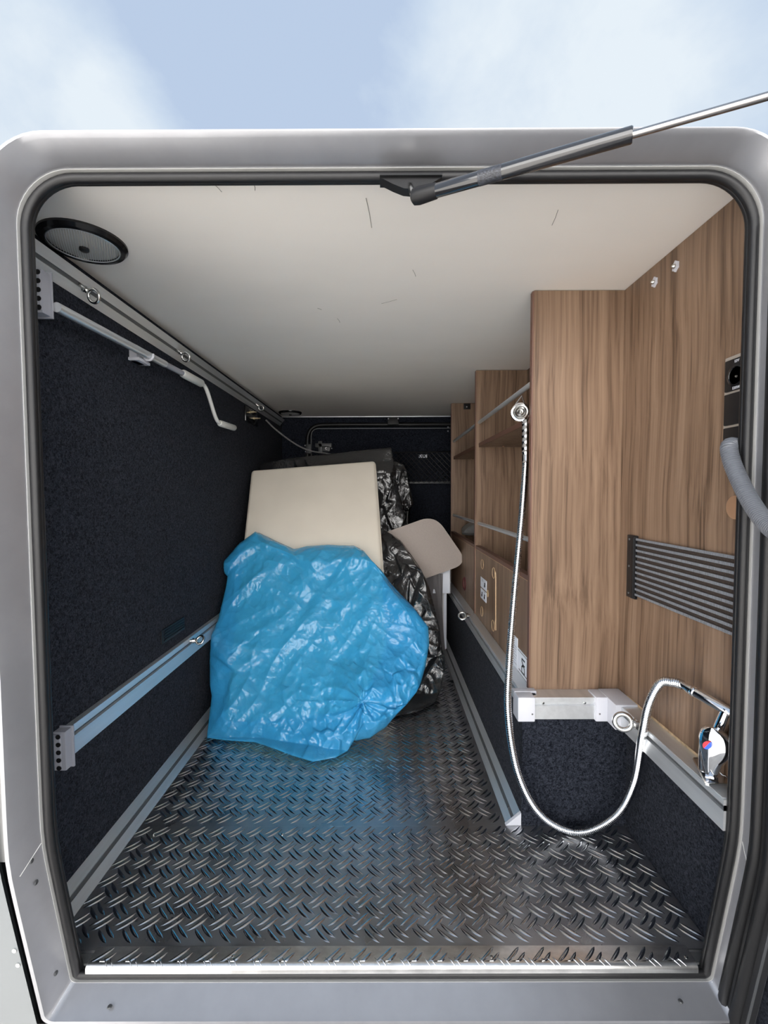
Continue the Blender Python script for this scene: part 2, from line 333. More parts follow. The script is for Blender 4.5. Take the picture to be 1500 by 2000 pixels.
# floor: chequer plates
fl = struct(MB().box(XL, 0.66, 0.735, YB, -0.03, -0.006).build('floor', 'alu_dark', smooth=0))
pl_front = MB().box(XL+0.01, XN-0.001, 0.752, 1.044, -0.006, 0.0, 0.0008, 1).build('floor_plate', 'plate', fl)
pl_back = MB().box(XL+0.01, XA-0.001, 1.0445, YB-0.002, -0.006, -0.0012, 0.0008, 1).build('floor_plate', 'plate', fl)
th = MB()
prof = [(0.757, 0.0005), (0.757, 0.002), (0.731, 0.002)] + [(0.731-0.008*math.sin(t), -0.006+0.008*math.cos(t)) for t in np.linspace(0.2, math.pi/2, 6)] + [(0.723, -0.014), (0.735, -0.014), (0.735, 0.0005)]
th.prism(prof, 'x', -0.513, 0.530)
th = th.build('threshold_strip', 'nose', fl, smooth=50)
def ribs(x0, x1, y0, y1, z, oy=0.0):
    p = 0.0447; mb = MB(); V = []; Fc = []
    ls = np.linspace(-1, 1, 7); cs = np.linspace(-1, 1, 5); ln, wd, ht = 0.0205, 0.0034, 0.0017
    base = []
    for a in ls:
        w_ = wd*math.sqrt(max(0, 1-a*a))*0.97+0.00012; c_ = 0.0016*(1-a*a)
        for c in cs: base.append((a*ln, c*w_+c_, ht*(1-c*c)*math.sqrt(max(0, 1-a*a))))
    base = np.array(base); n = 5
    q = [(i*n+j, i*n+j+1, (i+1)*n+j+1, (i+1)*n+j) for i in range(6) for j in range(4)]
    for i in range(int((x0)/p)-2, int(x1/p)+3):
        for j in range(int(y0/p)-1, int(y1/p)+2):
            for k in (0, 1):
                cx = (i+0.5*k)*p; cy = (j+0.5*k)*p+oy
                if not (x0+0.002 < cx < x1-0.002 and y0+0.004 < cy < y1-0.004): continue
                an = math.radians(42 if k == 0 else -42+180); ca, sa = math.cos(an), math.sin(an)
                for d in (-0.0062, 0.0062):
                    lx = base[:, 0]; ly = base[:, 1]*(1 if k == 0 else -1)*-1+d
                    X = np.stack([cx+lx*ca-ly*sa, cy+lx*sa+ly*ca, z+base[:, 2]], 1)
                    X[:, 0] = np.clip(X[:, 0], x0, x1); X[:, 1] = np.clip(X[:, 1], y0, y1)
                    o = len(V)*len(base); V.append(X); Fc += [tuple(t+o for t in qq) for qq in q]
    mb.v = [tuple(t) for t in np.vstack(V)]; mb.f = Fc; return mb
r1 = ribs(XL+0.05, XN-0.002, 0.759, 1.043, 0.0).build('tread_ribs', 'rib', pl_front, smooth=60); r1['kind'] = 'stuff'
r2 = ribs(XL+0.05, XA-0.036, 1.047, 2.35, -0.0012).build('tread_ribs', 'rib', pl_back, smooth=60); r2['kind'] = 'stuff'
r3 = ribs(-0.512, 0.529, 0.7305, 0.7555, 0.0018, 0.0227)
for i in range(25):
    for d in (0, 0.010):
        x = -0.483+i*0.0425+d
        if x < 0.515: r3.tube([(x-0.005, 0.7365, 0.0024), (x, 0.7305, 0.0028), (x+0.006, 0.7245, -0.0008)], [0.0003, 0.0012, 0.0003], 6)
r3 = r3.build('tread_ribs', 'rib', th, smooth=60); r3['kind'] = 'stuff'
rv = MB()
for (x, y) in ((455, 1866), (760, 1877), (960, 1868), (1060, 1874), (1340, 1868), (300, 1627), (552, 1627), (770, 1627)):
    p = at(x, y, 'z', 0.003); rv.lathe([(0.0032, -0.004), (0.003, -0.0006), (0.0015, 0.0)], (p[0], p[1], 0.003), (0, 0, 1), 10)
rv.build('rivets', 'steel', fl)

# ------------------------------------------------------------------ door frame, lofted along rounded loops that tuck in below
def bend(z, zb=0.262, k=0.03):
    s = zb-z; return 0.185*(s+math.sqrt(s*s+k*k))/2
def loop(x0, x1, z0, z1, rt, rb, y, ny=40, nc=12):
    P = []
    def arc(cx, cz, r, a0, a1):
        for t in np.linspace(a0, a1, nc): P.append((cx+r*math.cos(t), cz+r*math.sin(t)))
    def lin(a, b, n):
        for t in np.linspace(0, 1, n+2)[1:-1]: P.append((a[0]+(b[0]-a[0])*t, a[1]+(b[1]-a[1])*t))
    h = math.pi/2
    arc(x1-rt, z1-rt, rt, 0, h); lin((x1-rt, z1), (x0+rt, z1), 12); arc(x0+rt, z1-rt, rt, h, 2*h)
    lin((x0, z1-rt), (x0, z0+rb), ny); arc(x0+rb, z0+rb, rb, 2*h, 3*h); lin((x0+rb, z0), (x1-rb, z0), 12)
    arc(x1-rb, z0+rb, rb, 3*h, 4*h); lin((x1, z0+rb), (x1, z1-rt), ny)
    return np.array([(x, y+bend(z), z) for x, z in P])
LO = [ # (x0, x1, z0, z1, r_top, r_bottom, y)
    (-0.563, 0.578, -0.060, 1.2995, 0.100, 0.020, 0.650),
    (-0.561, 0.576, -0.058, 1.2995, 0.098, 0.020, 0.632),
    (-0.557, 0.570, -0.053, 1.2990, 0.094, 0.016, 0.6255),
    (-0.552, 0.565, -0.048, 1.2968, 0.090, 0.014, 0.6265),
    (-0.549, 0.562, -0.045, 1.2935, 0.088, 0.012, 0.633),
    (-0.5402, 0.5552, -0.030, 1.2795, 0.081, 0.010, 0.660),
    (-0.5375, 0.5540, -0.0255, 1.2785, 0.080, 0.010, 0.6685),
]
Ls = [loop(*l) for l in LO]; n = len(Ls[0])
def loft(Ls):
    mb = MB(); n = len(Ls[0])
    mb.add(np.vstack(Ls), [(i*n+k, i*n+(k+1) % n, (i+1)*n+(k+1) % n, (i+1)*n+k) for i in range(len(Ls)-1) for k in range(n)]); return mb
frame = struct(loft(Ls).build('trim_1', 'frame', smooth=40))
loft([loop(-0.5375, 0.5540, -0.0255, 1.2785, 0.08, 0.010, 0.6685), loop(-0.5363, 0.5528, -0.0240, 1.2772, 0.079, 0.010, 0.6680), loop(-0.5360, 0.5522, -0.0235, 1.2768, 0.079, 0.010, 0.680)]).build('inner_edge', 'frame_edge', frame, smooth=25)
seal = MB().tube([tuple(p) for p in loop(-0.5297, 0.5460, -0.0165, 1.2702, 0.0745, 0.006, 0.676)], 0.0068, 12, closed=True)
seal.tube([tuple(p) for p in loop(-0.5280, 0.5440, -0.0150, 1.2688, 0.072, 0.006, 0.682)], 0.0052, 10, closed=True)
seal.build('rubber_seal', 'rubber', frame)
# weld joints and rivet dents of the frame
for sx, xi, xo in ((-1, -0.5375, -0.547), (1, 0.5540, 0.560)):
    a_ = (xi, 0.668+bend(0.262), 0.262); b_ = (xo if sx < 0 else 0.556, (0.634 if sx < 0 else 0.657)+bend(0.235), 0.235)
    MB().tube([a_, b_], 0.0007, 5).build('frame_joint', 'frame_edge', frame)
    a_ = (xi+sx*-0.002, 0.668+bend(-0.024), -0.024); b_ = (xo if sx < 0 else 0.5555, (0.634 if sx < 0 else 0.656)+bend(-0.04), -0.042 if sx < 0 else -0.032)
    MB().tube([a_, b_], 0.0018, 6).build('weld_seam', 'nose', frame)
for (x, z, y) in ((-0.5415, 0.245, 0.652), (-0.5412, 0.205, 0.652), (-0.5418, 0.02, 0.652), (0.5575, 0.03, 0.652)):
    MB().lathe([(0.004, -0.0005), (0.003, 0.0006), (0.0012, 0.0008)], (x, y+bend(z), z), (1 if x < 0 else -1, 0, 0), 10).build('frame_rivet', 'darkgrey', frame)
MB().lathe([(0.004, -0.0005), (0.003, 0.001)], (-0.455, 0.695, -0.0355), (0, 0, 1), 10).build('frame_rivet', 'darkgrey', frame)
MB().lathe([(0.004, -0.0005), (0.003, 0.001)], (0.485, 0.70, -0.0335), (0, 0, 1), 10).build('frame_rivet', 'darkgrey', frame)
# lining behind the frame, closes the gap to the room
inner = loop(-0.5360, 0.5522, -0.0235, 1.2768, 0.079, 0.010, 0.680)
outer = inner.copy(); c = np.array([0, 0.62])
for i, p in enumerate(inner):
    dx, dz = p[0]-c[0], p[2]-c[1]; t = min(0.585/abs(dx) if dx else 9, (0.685 if dz > 0 else 0.68)/abs(dz) if dz else 9)
    outer[i] = (c[0]+dx*t, 0.682+bend(c[1]+dz*t), c[1]+dz*t)
lin_ = loft([inner, outer]); struct(lin_.build('wall_front', 'frame', smooth=0))
# body skin beside and below the frame
zs = list(np.linspace(-0.42, 0.42, 22))+[1.316]
sk = MB()
V = [(x, 0.640+bend(z), z) for z in zs for x in (-0.80, -0.582)]
sk.grid(V, len(zs), 2)
V = [(x, 0.672+bend(z), z) for z in zs for x in (-0.80, -0.5835)]
sk.grid(V, len(zs), 2)
sk.add([(x, y+bend(z), z) for x, y, z in ((-0.582, 0.64, -0.075), (0.60, 0.64, -0.075), (0.60, 0.64, -0.42), (-0.582, 0.64, -0.42))], [(0, 1, 2, 3)])
sk.add([(0.60, 0.66, 1.316), (0.80, 0.66, 1.316), (0.80, 0.66+bend(-.42), -0.42), (0.60, 0.66+bend(-.42), -0.42)], [(0, 1, 2, 3)])
sk.box(-0.80, 0.80, 0.70, 2.95, 1.312, 1.316).box(-0.80, -0.79, 0.68, 2.95, -0.42, 1.312).box(0.79, 0.80, 0.68, 2.95, -0.42, 1.312).box(-0.80, 0.80, 2.94, 2.95, -0.42, 1.312)
skin = struct(sk.build('wall_outer', 'skin', smooth=30))
gz = np.linspace(-0.42, 0.245, 20)
MB().grid([(x, 0.662+bend(z), z) for z in gz for x in (-0.60, -0.552)], 20, 2).build('gap_filler', 'black', skin, smooth=0)
MB().grid([(x, 0.650+bend(z), z) for z in np.linspace(0.245, 1.3, 16) for x in (-0.60, -0.552)], 16, 2).build('gap_filler', 'frame_edge', skin, smooth=0)
for z in (0.055, 0.085):
    MB().lathe([(0.004, -0.002), (0.0035, 0.0015), (0.0015, 0.002)], (-0.588, 0.640+bend(z), z), (0, -1, 0), 10).build('skin_rivet', 'steel', skin)

# open garage door on the right, seen on its hinge edge: rubber profiles and felt lining
zs = np.linspace(1.20, -0.14, 50)
d1 = MB()
V = []
for z in zs: V += [(0.580, 0.612+bend(z), z), (0.580+0.16*0.05, 0.10+bend(z), z)]
d1.grid([tuple(p) for p in V], 50, 2)
V = [(p[0]+0.03, p[1], p[2]) for p in V]; d1.grid(V, 50, 2)
door = struct(d1.build('door_1', 'carpet', smooth=30))
MB().tube([(0.5588, 0.6480+bend(z), z) for z in zs], 0.0085, 10).build('hinge_rubber', 'rubber', door)
MB().grid([p for z in zs for p in ((0.5545, 0.657+bend(z), z), (0.5590, 0.636+bend(z), z), (0.5655, 0.600+bend(z), z))], 50, 3).build('hinge_strip', 'rubber', door)
MB().tube([(0.5630, 0.6270+bend(z), z) for z in zs], 0.0095, 10).build('hinge_rubber', 'rubber', door)
MB().tube([(0.5690, 0.6100+bend(z), z) for z in zs], 0.0060, 8).build('hinge_rubber', 'darkgrey', door)

# ------------------------------------------------------------------ rails
def slot_poly(face, back, z0, z1, s0, s1, dep):
    """section of a slotted tie-down rail standing on a wall at x=back with its face at x=face"""
    k = face+(back-face)*dep
    return [(back, z0), (face, z0), (face, s0), (k, s0), (k, s1), (face, s1), (face, z1), (back, z1)]
def eye_bolt(label, o, axis, nrm, R, r, group=None, sh=0.012):
    """ring with its shank; o = ring centre, axis = way from ring to rail"""
    ax = Vector(axis).normalized(); b = Vector(o)+ax*(R+r+sh)
    t = thing('eye_bolt', label, 'eye bolt', b[:], group)
    MB().torus(o, nrm, R, r).build('ring', 'steel', t)
    MB().lathe([(r*1.3, 0), (r*1.7, 0.002), (r*1.7, sh*0.45), (r*2.1, sh*0.5), (r*2.1, sh*0.8), (r*1.1, sh*0.85), (r*1.1, sh+0.006)], Vector(o)+ax*R, ax, 14).build('shank', 'steel', t)
    return t
GE = 'eye bolts on the tie-down rails'

# left wall, middle rail
t = thing('tie_down_rail', 'slotted aluminium rail along middle of black left wall', 'rail', (XL, 1.5, 0.28))
MB().prism(slot_poly(-0.631, XL, 0.279, 0.340, 0.316, 0.325, 0.6), 'y', 0.862, 2.78).build('rail_profile', 'alu', t, smooth=0)
MB().box(XL+0.0055, XL+0.0065, 0.862, 2.78, 0.3162, 0.3248).build('slot_shade_strip', 'alu_dark', t, smooth=0)  # dark strip in the groove, stands in for the shade of the slot
def end_cap(y0, y1, z0, z1, par, x1=-0.621, d=0.008):
    mb = MB().box(XL, x1, y0+0.004, y1, z0, z1, 0.002)  .box(XL, x1-d, y0, y0+0.006, z0+0.004, z1-0.004, 0.001).box(XL, x1+0.003, y1-0.004, y1, z0-0.003, z1+0.003, 0.001)
    c = mb.build('end_cap', 'greyplastic', par)
    for k in range(5):
        z = z0+(z1-z0)*(k+0.5)/5
        MB().lathe([(0.0048, -0.0005), (0.0046, 0.0004)], (x1-d-0.0030, y0, z), (0, -1, 0), 14).build('cap_hole', 'black', c)
end_cap(0.838, 0.864, 0.268, 0.345, t)
p = at(391, 1250, 'x', -0.602); eye_bolt('small eye bolt in the middle rail of left wall beside blue bag', p, (-1, -0.3, 0.0), (0.25, 0.75, -0.62), 0.013, 0.0042, GE)

# left wall, top rail (slanted between wall and ceiling)
t = thing('tie_down_rail', 'slanted slotted aluminium rail under the ceiling on left', 'rail', (XL, 1.7, 1.217))
b0 = Vector((-0.643, 1.218)); b1 = Vector((-0.614, 1.2555)); dr = (b1-b0); nn = Vector((dr.y, -dr.x)).normalized()
def sp(a, d): q = b0+dr*a-nn*d; return (q.x, q.y)
MB().prism([sp(0, 0), sp(0.42, 0), sp(0.42, 0.005), sp(0.60, 0.005), sp(0.60, 0), sp(1, 0), sp(1, 0.008), sp(0, 0.008)], 'y', 0.695, 2.76).build('rail_profile', 'alu', t, smooth=0)
MB().prism([sp(0.43, 0.0042), sp(0.59, 0.0042), sp(0.59, 0.0048), sp(0.43, 0.0048)], 'y', 0.695, 2.76).build('slot_shade_strip', 'alu_dark', t, smooth=0)
for (x, y, w_) in ((183, 578, 'nearest'), (363, 697, 'middle'), (510, 797, 'farthest')):
    p = at(x, y, 'x', -0.607); eye_bolt(f'{w_} of the three eye bolts in the ceiling rail on left', p, (-0.75, -0.25, 0.6), (0.2, 1, 0.25), 0.0128, 0.0034, GE)

# left floor rail
t = thing('tie_down_rail', 'slanted aluminium rail in the corner of floor and left wall', 'rail', (XL, 1.7, 0.0))
def floor_rail(x_in, x_wall, z_wall, y0, y1, par):
    a_ = Vector((x_in, 0.001)); b_ = Vector((x_wall, z_wall)); d = b_-a_; nn = Vector((-d.y, d.x)).normalized()
    if nn.y < 0: nn = -nn
    def q(k, dep): w_ = a_+d*k-nn*dep; return (w_.x, max(0.0003, w_.y))
    poly = [q(0, 0), q(0.40, 0), q(0.40, 0.004), q(0.58, 0.004), q(0.58, 0), q(1, 0), (x_wall, 0.0003)]
    MB().prism(poly, 'y', y0, y1).build('rail_profile', 'alu', par, smooth=0)
    MB().prism([q(0.41, 0.0032), q(0.57, 0.0032), q(0.57, 0.0038), q(0.41, 0.0038)], 'y', y0, y1).build('slot_shade_strip', 'alu_dark', par, smooth=0)
floor_rail(-0.595, -0.6445, 0.022, 0.76, 2.80, t)
# right floor rail
t = thing('tie_down_rail', 'slanted aluminium rail at foot of black felt plinth on right', 'rail', (0.30, 1.9, 0.0))
floor_rail(0.291, 0.3265, 0.029, 1.052, 2.80, t)
MB().prism([(0.2895, 0.0004), (0.3268, 0.0004), (0.3268, 0.031)], 'y', 1.044, 1.053).build('end_cap', 'white', t, smooth=0)
for y in (1.09, 1.35, 1.47, 1.62, 1.85):
    MB().lathe([(0.0025, -0.001), (0.002, 0.001), (0.001, 0.0014)], (0.3085, y, 0.0125), (-0.63, 0, 0.77), 8).build('screw', 'steel', t)

# right wall rail: aisle run, end run, near run
t = thing('tie_down_rail', 'white capped aluminium rail ledge running under the wood cabinet', 'rail', (0.42, 1.4, 0.275))
zt, zb_ = 0.3175, 0.2670
def rpoly(face, back): return slot_poly(face, back, zb_, zt, 0.2995, 0.3085, 0.16)+[]
MB().prism(rpoly(0.330, XC+0.001), 'y', 1.05, 2.75).build('aisle_run', 'alu', t, smooth=0)
MB().prism(rpoly(1.036, YC+0.004), 'x', 0.335, 0.548).build('end_run', 'alu', t, smooth=0)
MB().prism(rpoly(0.5355, XR+0.003), 'y', 0.686, 1.052).build('near_run', 'alu', t, smooth=0)
MB().box(0.3345, 0.3349, 1.05, 2.75, 0.2998, 0.3082).box(0.5408, 0.5412, 0.69, 1.03, 0.2998, 0.3082).build('slot_shade_strip', 'alu_dark', t, smooth=0)
MB().box(0.331, XC, 1.05, 2.75, zt, 0.3190).box(0.335, 0.548, 1.037, YC, zt, 0.3190).box(0.5365, XR, 0.69, 1.05, zt, 0.3190).build('ledge', 'alu', t, smooth=0)
MB().box(0.3125, 0.353, 1.0295, 1.072, 0.2640, 0.3225, 0.0025).box(0.3125, XC+.004, 1.06, 1.080, 0.318, 0.3240, 0.0015).build('outer_corner_cap', 'white', t)
mb = MB().box(0.4965, 0.530, 1.0295, 1.075, 0.2640, 0.3225, 0.0025).box(0.522, 0.572, 0.990, 1.075, 0.318, 0.3235, 0.0015).box(0.5230, 0.541, 0.992, 1.035, 0.2640, 0.3225, 0.0025)
mb.build('inner_corner_cap', 'white', t)
for x in (0.376, 0.475): MB().lathe([(0.0035, -0.002), (0.0034, 0.002), (0.002, 0.0035)], (x, 1.0425, 0.3040), (0, -1, 0), 14).build('screw', 'steel', t)
for x in (0.346, 0.505): MB().lathe([(0.0024, -0.001), (0.002, 0.0012)], (x, 1.0295, 0.283), (0, -1, 0), 12).build('cap_screw', 'steel', t)
p = at(1217, 1410, 'x', 0.508); eye_bolt('large eye bolt in the near rail below tap, beside white corner cap', p, (1, -0.35, 0), (0.35, 1, -0.1), 0.0165, 0.0052, GE, 0.008)
p = at(903, 1203, 'x', 0.302); eye_bolt('eye bolt in the rail under cabinet near the carton boxes', p, (1, 0.2, 0), (0.2, 0.7, -0.6), 0.0145, 0.0045, GE)

# ------------------------------------------------------------------ cabinet
cab = thing('shelf_cabinet', 'tall walnut cabinet with open shelves along the right wall', 'cabinet', (0.45, 1.8, 0.3120))
Y2, Y3 = 1.770, 2.415
zc0 = 0.3120
def panel(name, y):
    p = MB().box(XC-0.001, XR, y, y+0.016, zc0, H-0.002).build(name, 'wood', cab, smooth=0)
    MB().box(XC-0.0035, XC-0.001, y+0.0005, y+0.0155, zc0, H-0.004).build('edge_band', 'wood_edge', p, smooth=0); return p
MB().box(0.357, XR+0.0005, YC, YC+0.016, zc0, H-0.001, 0.0012, 1).build('end_panel', 'wood', cab, smooth=0)
MB().box(0.3535, 0.357, YC+0.0008, YC+0.0152, zc0, H-0.003).build('edge_band', 'wood_edge', cab, smooth=0)
panel('divider', Y2); panel('divider', Y3)
MB().box(0.560, XR, YC+0.016, Y2, zc0, H-0.002).box(0.560, XR, Y2+0.016, Y3, zc0, H-0.002).build('back_panel', 'wood', cab, smooth=0)
for (ya, yb) in ((YC+0.016, Y2), (Y2+0.016, Y3)):
    fp = MB().box(XC+0.001, XC+0.015, ya+0.001, yb-0.001, zc0, 0.582, 0.0008, 1).build('front_panel', 'wood', cab, smooth=0)
    MB().box(XC-0.001, XC+0.017, ya+0.001, yb-0.001, 0.582, 0.595).build('top_edge', 'wood_edge', fp, smooth=0)
    MB().box(XC+0.0005, XC+0.0012, ya+0.001, yb-0.001, 0.5798, 0.582).build('light_line', 'rimwood', fp, smooth=0)
    sh = MB().box(XC+0.012, 0.559, ya+0.001, yb-0.001, 0.984, 0.9990).build('shelf', 'wood', cab, smooth=0)
    MB().box(XC+0.010, XC+0.012, ya+0.001, yb-0.001, 0.984, 0.9990).build('shelf_edge', 'wood_edge', sh, smooth=0)
    for y in (ya+0.06, yb-0.035):
        MB().lathe([(0.006, -0.004), (0.005, 0.003)], (0.46, y, 0.984), (0, 0, -1), 10).build('shelf_stud', 'cap_wood', sh)
    for z in (1.081, 0.683):
        rb = MB().tube([(XC+0.012, ya+0.002, z), (XC+0.012, yb-0.002, z)], 0.0068, 12).build('guard_rail', 'alu', cab)
    MB().box(XC+0.0152, 0.559, ya, yb, zc0, zc0+0.004).build('box_floor', 'carpet', cab, smooth=0)
# round covers and the pale groove on the nearer front panel
for (x, y, r) in ((942, 1102, 0.018), (964, 1119, 0.018), (941, 1194, 0.018), (963, 1222, 0.018)):
    p = at(x, y, 'x', XC)
    c_ = MB().lathe([(r, -0.002), (r, 0.0008), (r-0.002, 0.0014)], (XC+0.001, p[1], p[2]), (-1, 0, 0), 22).build('cover_cap', 'wood', cab)
    MB().torus((XC-0.0002, p[1], p[2]), (1, 0, 0), r, 0.0009, 22, 5).build('cap_rim', 'rimwood', c_)
p = at(952, 1159, 'x', XC); MB().lathe([(0.013, -0.002), (0.013, 0.001), (0.011, 0.0014)], (XC+0.001, p[1], p[2]), (-1, 0, 0), 20).build('cover_cap', 'rimwood', cab)['label'] = 'small pale beige cover cap'
p = at(968, 1119, 'x', XC); q = at(968, 1231, 'x', XC)
MB().tube([(XC+0.001, p[1]+0.012, p[2]+0.003), (XC+0.001, p[1]+0.003, p[2]), (XC+0.001, p[1], p[2]-0.012), (XC+0.001, q[1], q[2])], 0.0022, 8).build('lid_groove', 'rimwood', cab)
p = at(907, 1140, 'x', XC); MB().torus((XC+0.0006, p[1], p[2]), (1, 0, 0), 0.028, 0.0045, 24, 6).build('ring_print', 'red_dark', cab)
MB().box(0.425, 0.462, Y3-0.004, Y3+0.0, H-0.035, H-0.004, 0.002).build('latch_plate', 'black', cab)
MB().lathe([(0.004, 0), (0.003, 0.002)], (0.441, Y3-0.004, H-0.022), (0, -1, 0), 10).build('latch_screw', 'white', cab)

# stickers on the cabinet fronts
def sticker(label, corners, marks):
    """corners: spots (tl, tr, br, bl) seen on the plane of the cabinet front"""
    P = [at(x, y, 'x', XC+0.0004) for x, y in corners]
    ys = [p[1] for p in P]; yn, yf = (P[1][1]+P[2][1])/2, (P[0][1]+P[3][1])/2
    zt_, zb2 = (P[0][2]+P[1][2])/2, (P[2][2]+P[3][2])/2
    o = MB().box(XC-0.0002, XC+0.0012, yn, yf, zb2, zt_).build('sticker', 'paper', None, smooth=0); tag(o, label, 'sticker')
    def mk(u0, u1, v0, v1, m='ink'):
        MB().box(XC-0.0006, XC-0.0001, yf+(yn-yf)*u1, yf+(yn-yf)*u0, zt_+(zb2-zt_)*v1, zt_+(zb2-zt_)*v0).build('print', m, o, smooth=0)
    marks(mk, yf, yn, zt_, zb2, o); return o
def m_two(mk, yf, yn, z1, z0, o):
    for k in range(3): mk(0.20, 0.5, 0.10+0.10*k, 0.13+0.10*k, 'greyplastic')
    for u in (0.74, ): MB().torus((XC-0.0004, yf+(yn-yf)*u, z1+(z0-z1)*0.60), (1, 0, 0), 0.0042, 0.0018, 14, 5).build('print', 'ink', o)
    mk(0.66, 0.82, 0.30, 0.45)
def m_two_b(mk, yf, yn, z1, z0, o):
    for u in (0.28, 0.74):
        MB().torus((XC-0.0004, yf+(yn-yf)*u, z1+(z0-z1)*0.62), (1, 0, 0), 0.0042, 0.0018, 14, 5).build('print', 'ink', o)
        mk(u-0.07, u+0.07, 0.30, 0.46)
    mk(0.62, 0.85, 0.08, 0.12, 'greyplastic')
sticker('upper white pictogram sticker on cabinet front by the groove', ((939, 1126), (950.5, 1135), (950, 1154), (939, 1146)), m_two)
sticker('lower white pictogram sticker on cabinet front by the groove', ((939, 1149), (950, 1157), (949.5, 1177), (939, 1167)), m_two_b)
def m_lines(mk, yf, yn, z1, z0, o):
    for k in range(7): mk(0.15, 0.85-0.1*(k % 3), 0.30+0.09*k, 0.315+0.09*k, 'greyplastic')
sticker('narrow white text sticker low on cabinet, behind the hose', ((992.5, 1228), (1000.5, 1236), (1000, 1298), (992.5, 1288)), m_lines)
sticker('white text sticker beside the framed sticker at cabinet foot', ((1001.5, 1238), (1011, 1247), (1010.5, 1309), (1001.5, 1298)), m_lines)
def m_big(mk, yf, yn, z1, z0, o):
    mk(0.02, 0.96, 0.055, 0.075); mk(0.02, 0.96, 0.945, 0.96); mk(0.12, 0.90, 0.80, 0.83)
    w_ = abs(yf-yn); hgt = abs(z1-z0)
    cy = yf+(yn-yf)*0.52
    for body, fz in (('D', 0.66), ('Y', 0.46), ('I', 0.26)):
        text_mesh(body, 0.037, (XC-0.0006, cy, z1+(z0-z1)*fz), (0, 0, 1), (0, 1, 0)).build('print', 'ink', o, smooth=0)
sticker('framed white sticker with bold black sideways letters at cabinet corner', ((1011.5, 1265), (1034, 1289), (1034, 1340), (1011.5, 1313)), m_big)

# clear plastic bag lying in the far cabinet box comes with the other bags below
# ------------------------------------------------------------------ things on the wood wall
GS = 'plastic stubs on the wood wall'
for (x, y, w_) in ((1276, 551, 'farther'), (1317, 520, 'nearer')):
    p = at(x, y, 'x', XR-0.004)
    t = thing('plastic_stub', f'{w_} of two clear star shaped stubs high on wood wall', 'stub', (XR, p[1], p[2]), GS)
    star = []
    for k in range(12):
        a_ = 2*math.pi*k/12; r = 0.0098 if k % 2 else 0.0078; star.append((p[1]+r*math.cos(a_), p[2]+r*1.15*math.sin(a_)))
    MB().prism(star, 'x', XR-0.003, XR).build('flange', 'white', t)
    MB().lathe([(0.0045, 0), (0.004, 0.004), (0.002, 0.006)], (XR-0.003, p[1], p[2]), (-1, 0, 0), 12).build('pin', 'steel', t)
p = at(1437, 991, 'x', XR); o = MB().lathe([(0.0195, -0.001), (0.0195, 0.0012), (0.018, 0.0018)], (XR, p[1], p[2]), (-1, 0, 0), 30).build('cover_cap', 'cap_wood', None); tag(o, 'round light brown cover cap on wood wall beside door seal', 'cap')

# elastic holder
t = thing('elastic_holder', 'black and grey elastic strap holder stretched across wood wall', 'strap holder', (XR, 0.86, 0.565))
ya, yb = 1.003, 1.040
br = MB().box(XR-0.006, XR, ya, yb, 0.561, 0.706, 0.0015).box(XR-0.012, XR, ya, ya+0.012, 0.563, 0.704, 0.002).build('clamp_bar', 'black', t)
for z in (0.571, 0.634, 0.696): MB().lathe([(0.003, 0), (0.002, 0.0016)], (XR-0.006, 1.030, z), (-1, 0, 0), 10).build('clamp_screw', 'darkgrey', br)
MB().box(XR-0.012, XR, 0.692, 0.706, 0.566, 0.708, 0.0015).build('clamp_bar', 'black', t)
MB().box(XR-0.0035, XR-0.003, 0.706, ya, 0.573, 0.697).build('gauze', 'mesh', t, smooth=0)
for k in range(11):
    z = 0.6985-k*0.01255
    MB().box(XR-0.0065, XR-0.0045, 0.704, ya+0.004, z-0.0028, z+0.0028, 0.0006, 1).build('elastic_strip', 'strap', t)

# socket panel
t = thing('socket_panel', 'beige framed panel of three black sockets on wood wall', 'socket', (XR, 0.719, 0.853))
yn, yf, zs0, zs1 = 0.6950, 0.7525, 0.853, 1.0265
MB().box(XR-0.006, XR, yn, yf, zs0, zs1, 0.002).build('frame_plate', 'beige', t)
mods = []
for k in range(3):
    zc = 0.9955-k*0.0548
    m_ = MB().box(XR-0.0095, XR-0.002, yn+0.0045, yf-0.0045, zc-0.0265, zc+0.0245, 0.0018).build('socket_module', 'black', t)
    mods.append(m_)
MB().lathe([(0.0175, 0.0), (0.0175, 0.001), (0.0145, 0.0014), (0.0135, -0.0005), (0.010, -0.004)], (XR-0.0095, 0.7240, 0.9920), (-1, 0, 0), 30).build('round_outlet', 'blackgloss', mods[0])
MB().lathe([(0.0022, 0.0), (0.0014, 0.0016)], (XR-0.0095, 0.7225, 0.990), (-1, 0, 0), 10).build('contact', 'steel', mods[0])
text_mesh('12V', 0.0062, (XR-0.0098, 0.7225, 1.0145), (0, -1, 0), (0, 0, 1)).build('print', 'white', mods[0], smooth=0)
text_mesh('120W', 0.0062, (XR-0.0098, 0.7225, 0.9722), (0, -1, 0), (0, 0, 1)).build('print', 'white', mods[0], smooth=0)

# corrugated conduit coming out of the lowest socket
P = spline([(0.566, 0.712, 0.873), (0.548, 0.704, 0.879), (0.530, 0.690, 0.874), (0.5235, 0.674, 0.848), (0.5195, 0.648, 0.812), (0.512, 0.618, 0.784), (0.503, 0.585, 0.762), (0.490, 0.53, 0.735), (0.478, 0.46, 0.66), (0.48, 0.42, 0.4), (0.49, 0.42, -0.05), (0.5, 0.40, -0.5)], 2400)
o = MB().tube(P, [0.0116 if (i % 6) < 3 else 0.0101 for i in range(2400)], 12).build('conduit', 'hosegrey', None, smooth=60, base=(0.5, 0.4, -0.59)); tag(o, 'grey corrugated conduit hose bent out of lowest socket', 'hose')

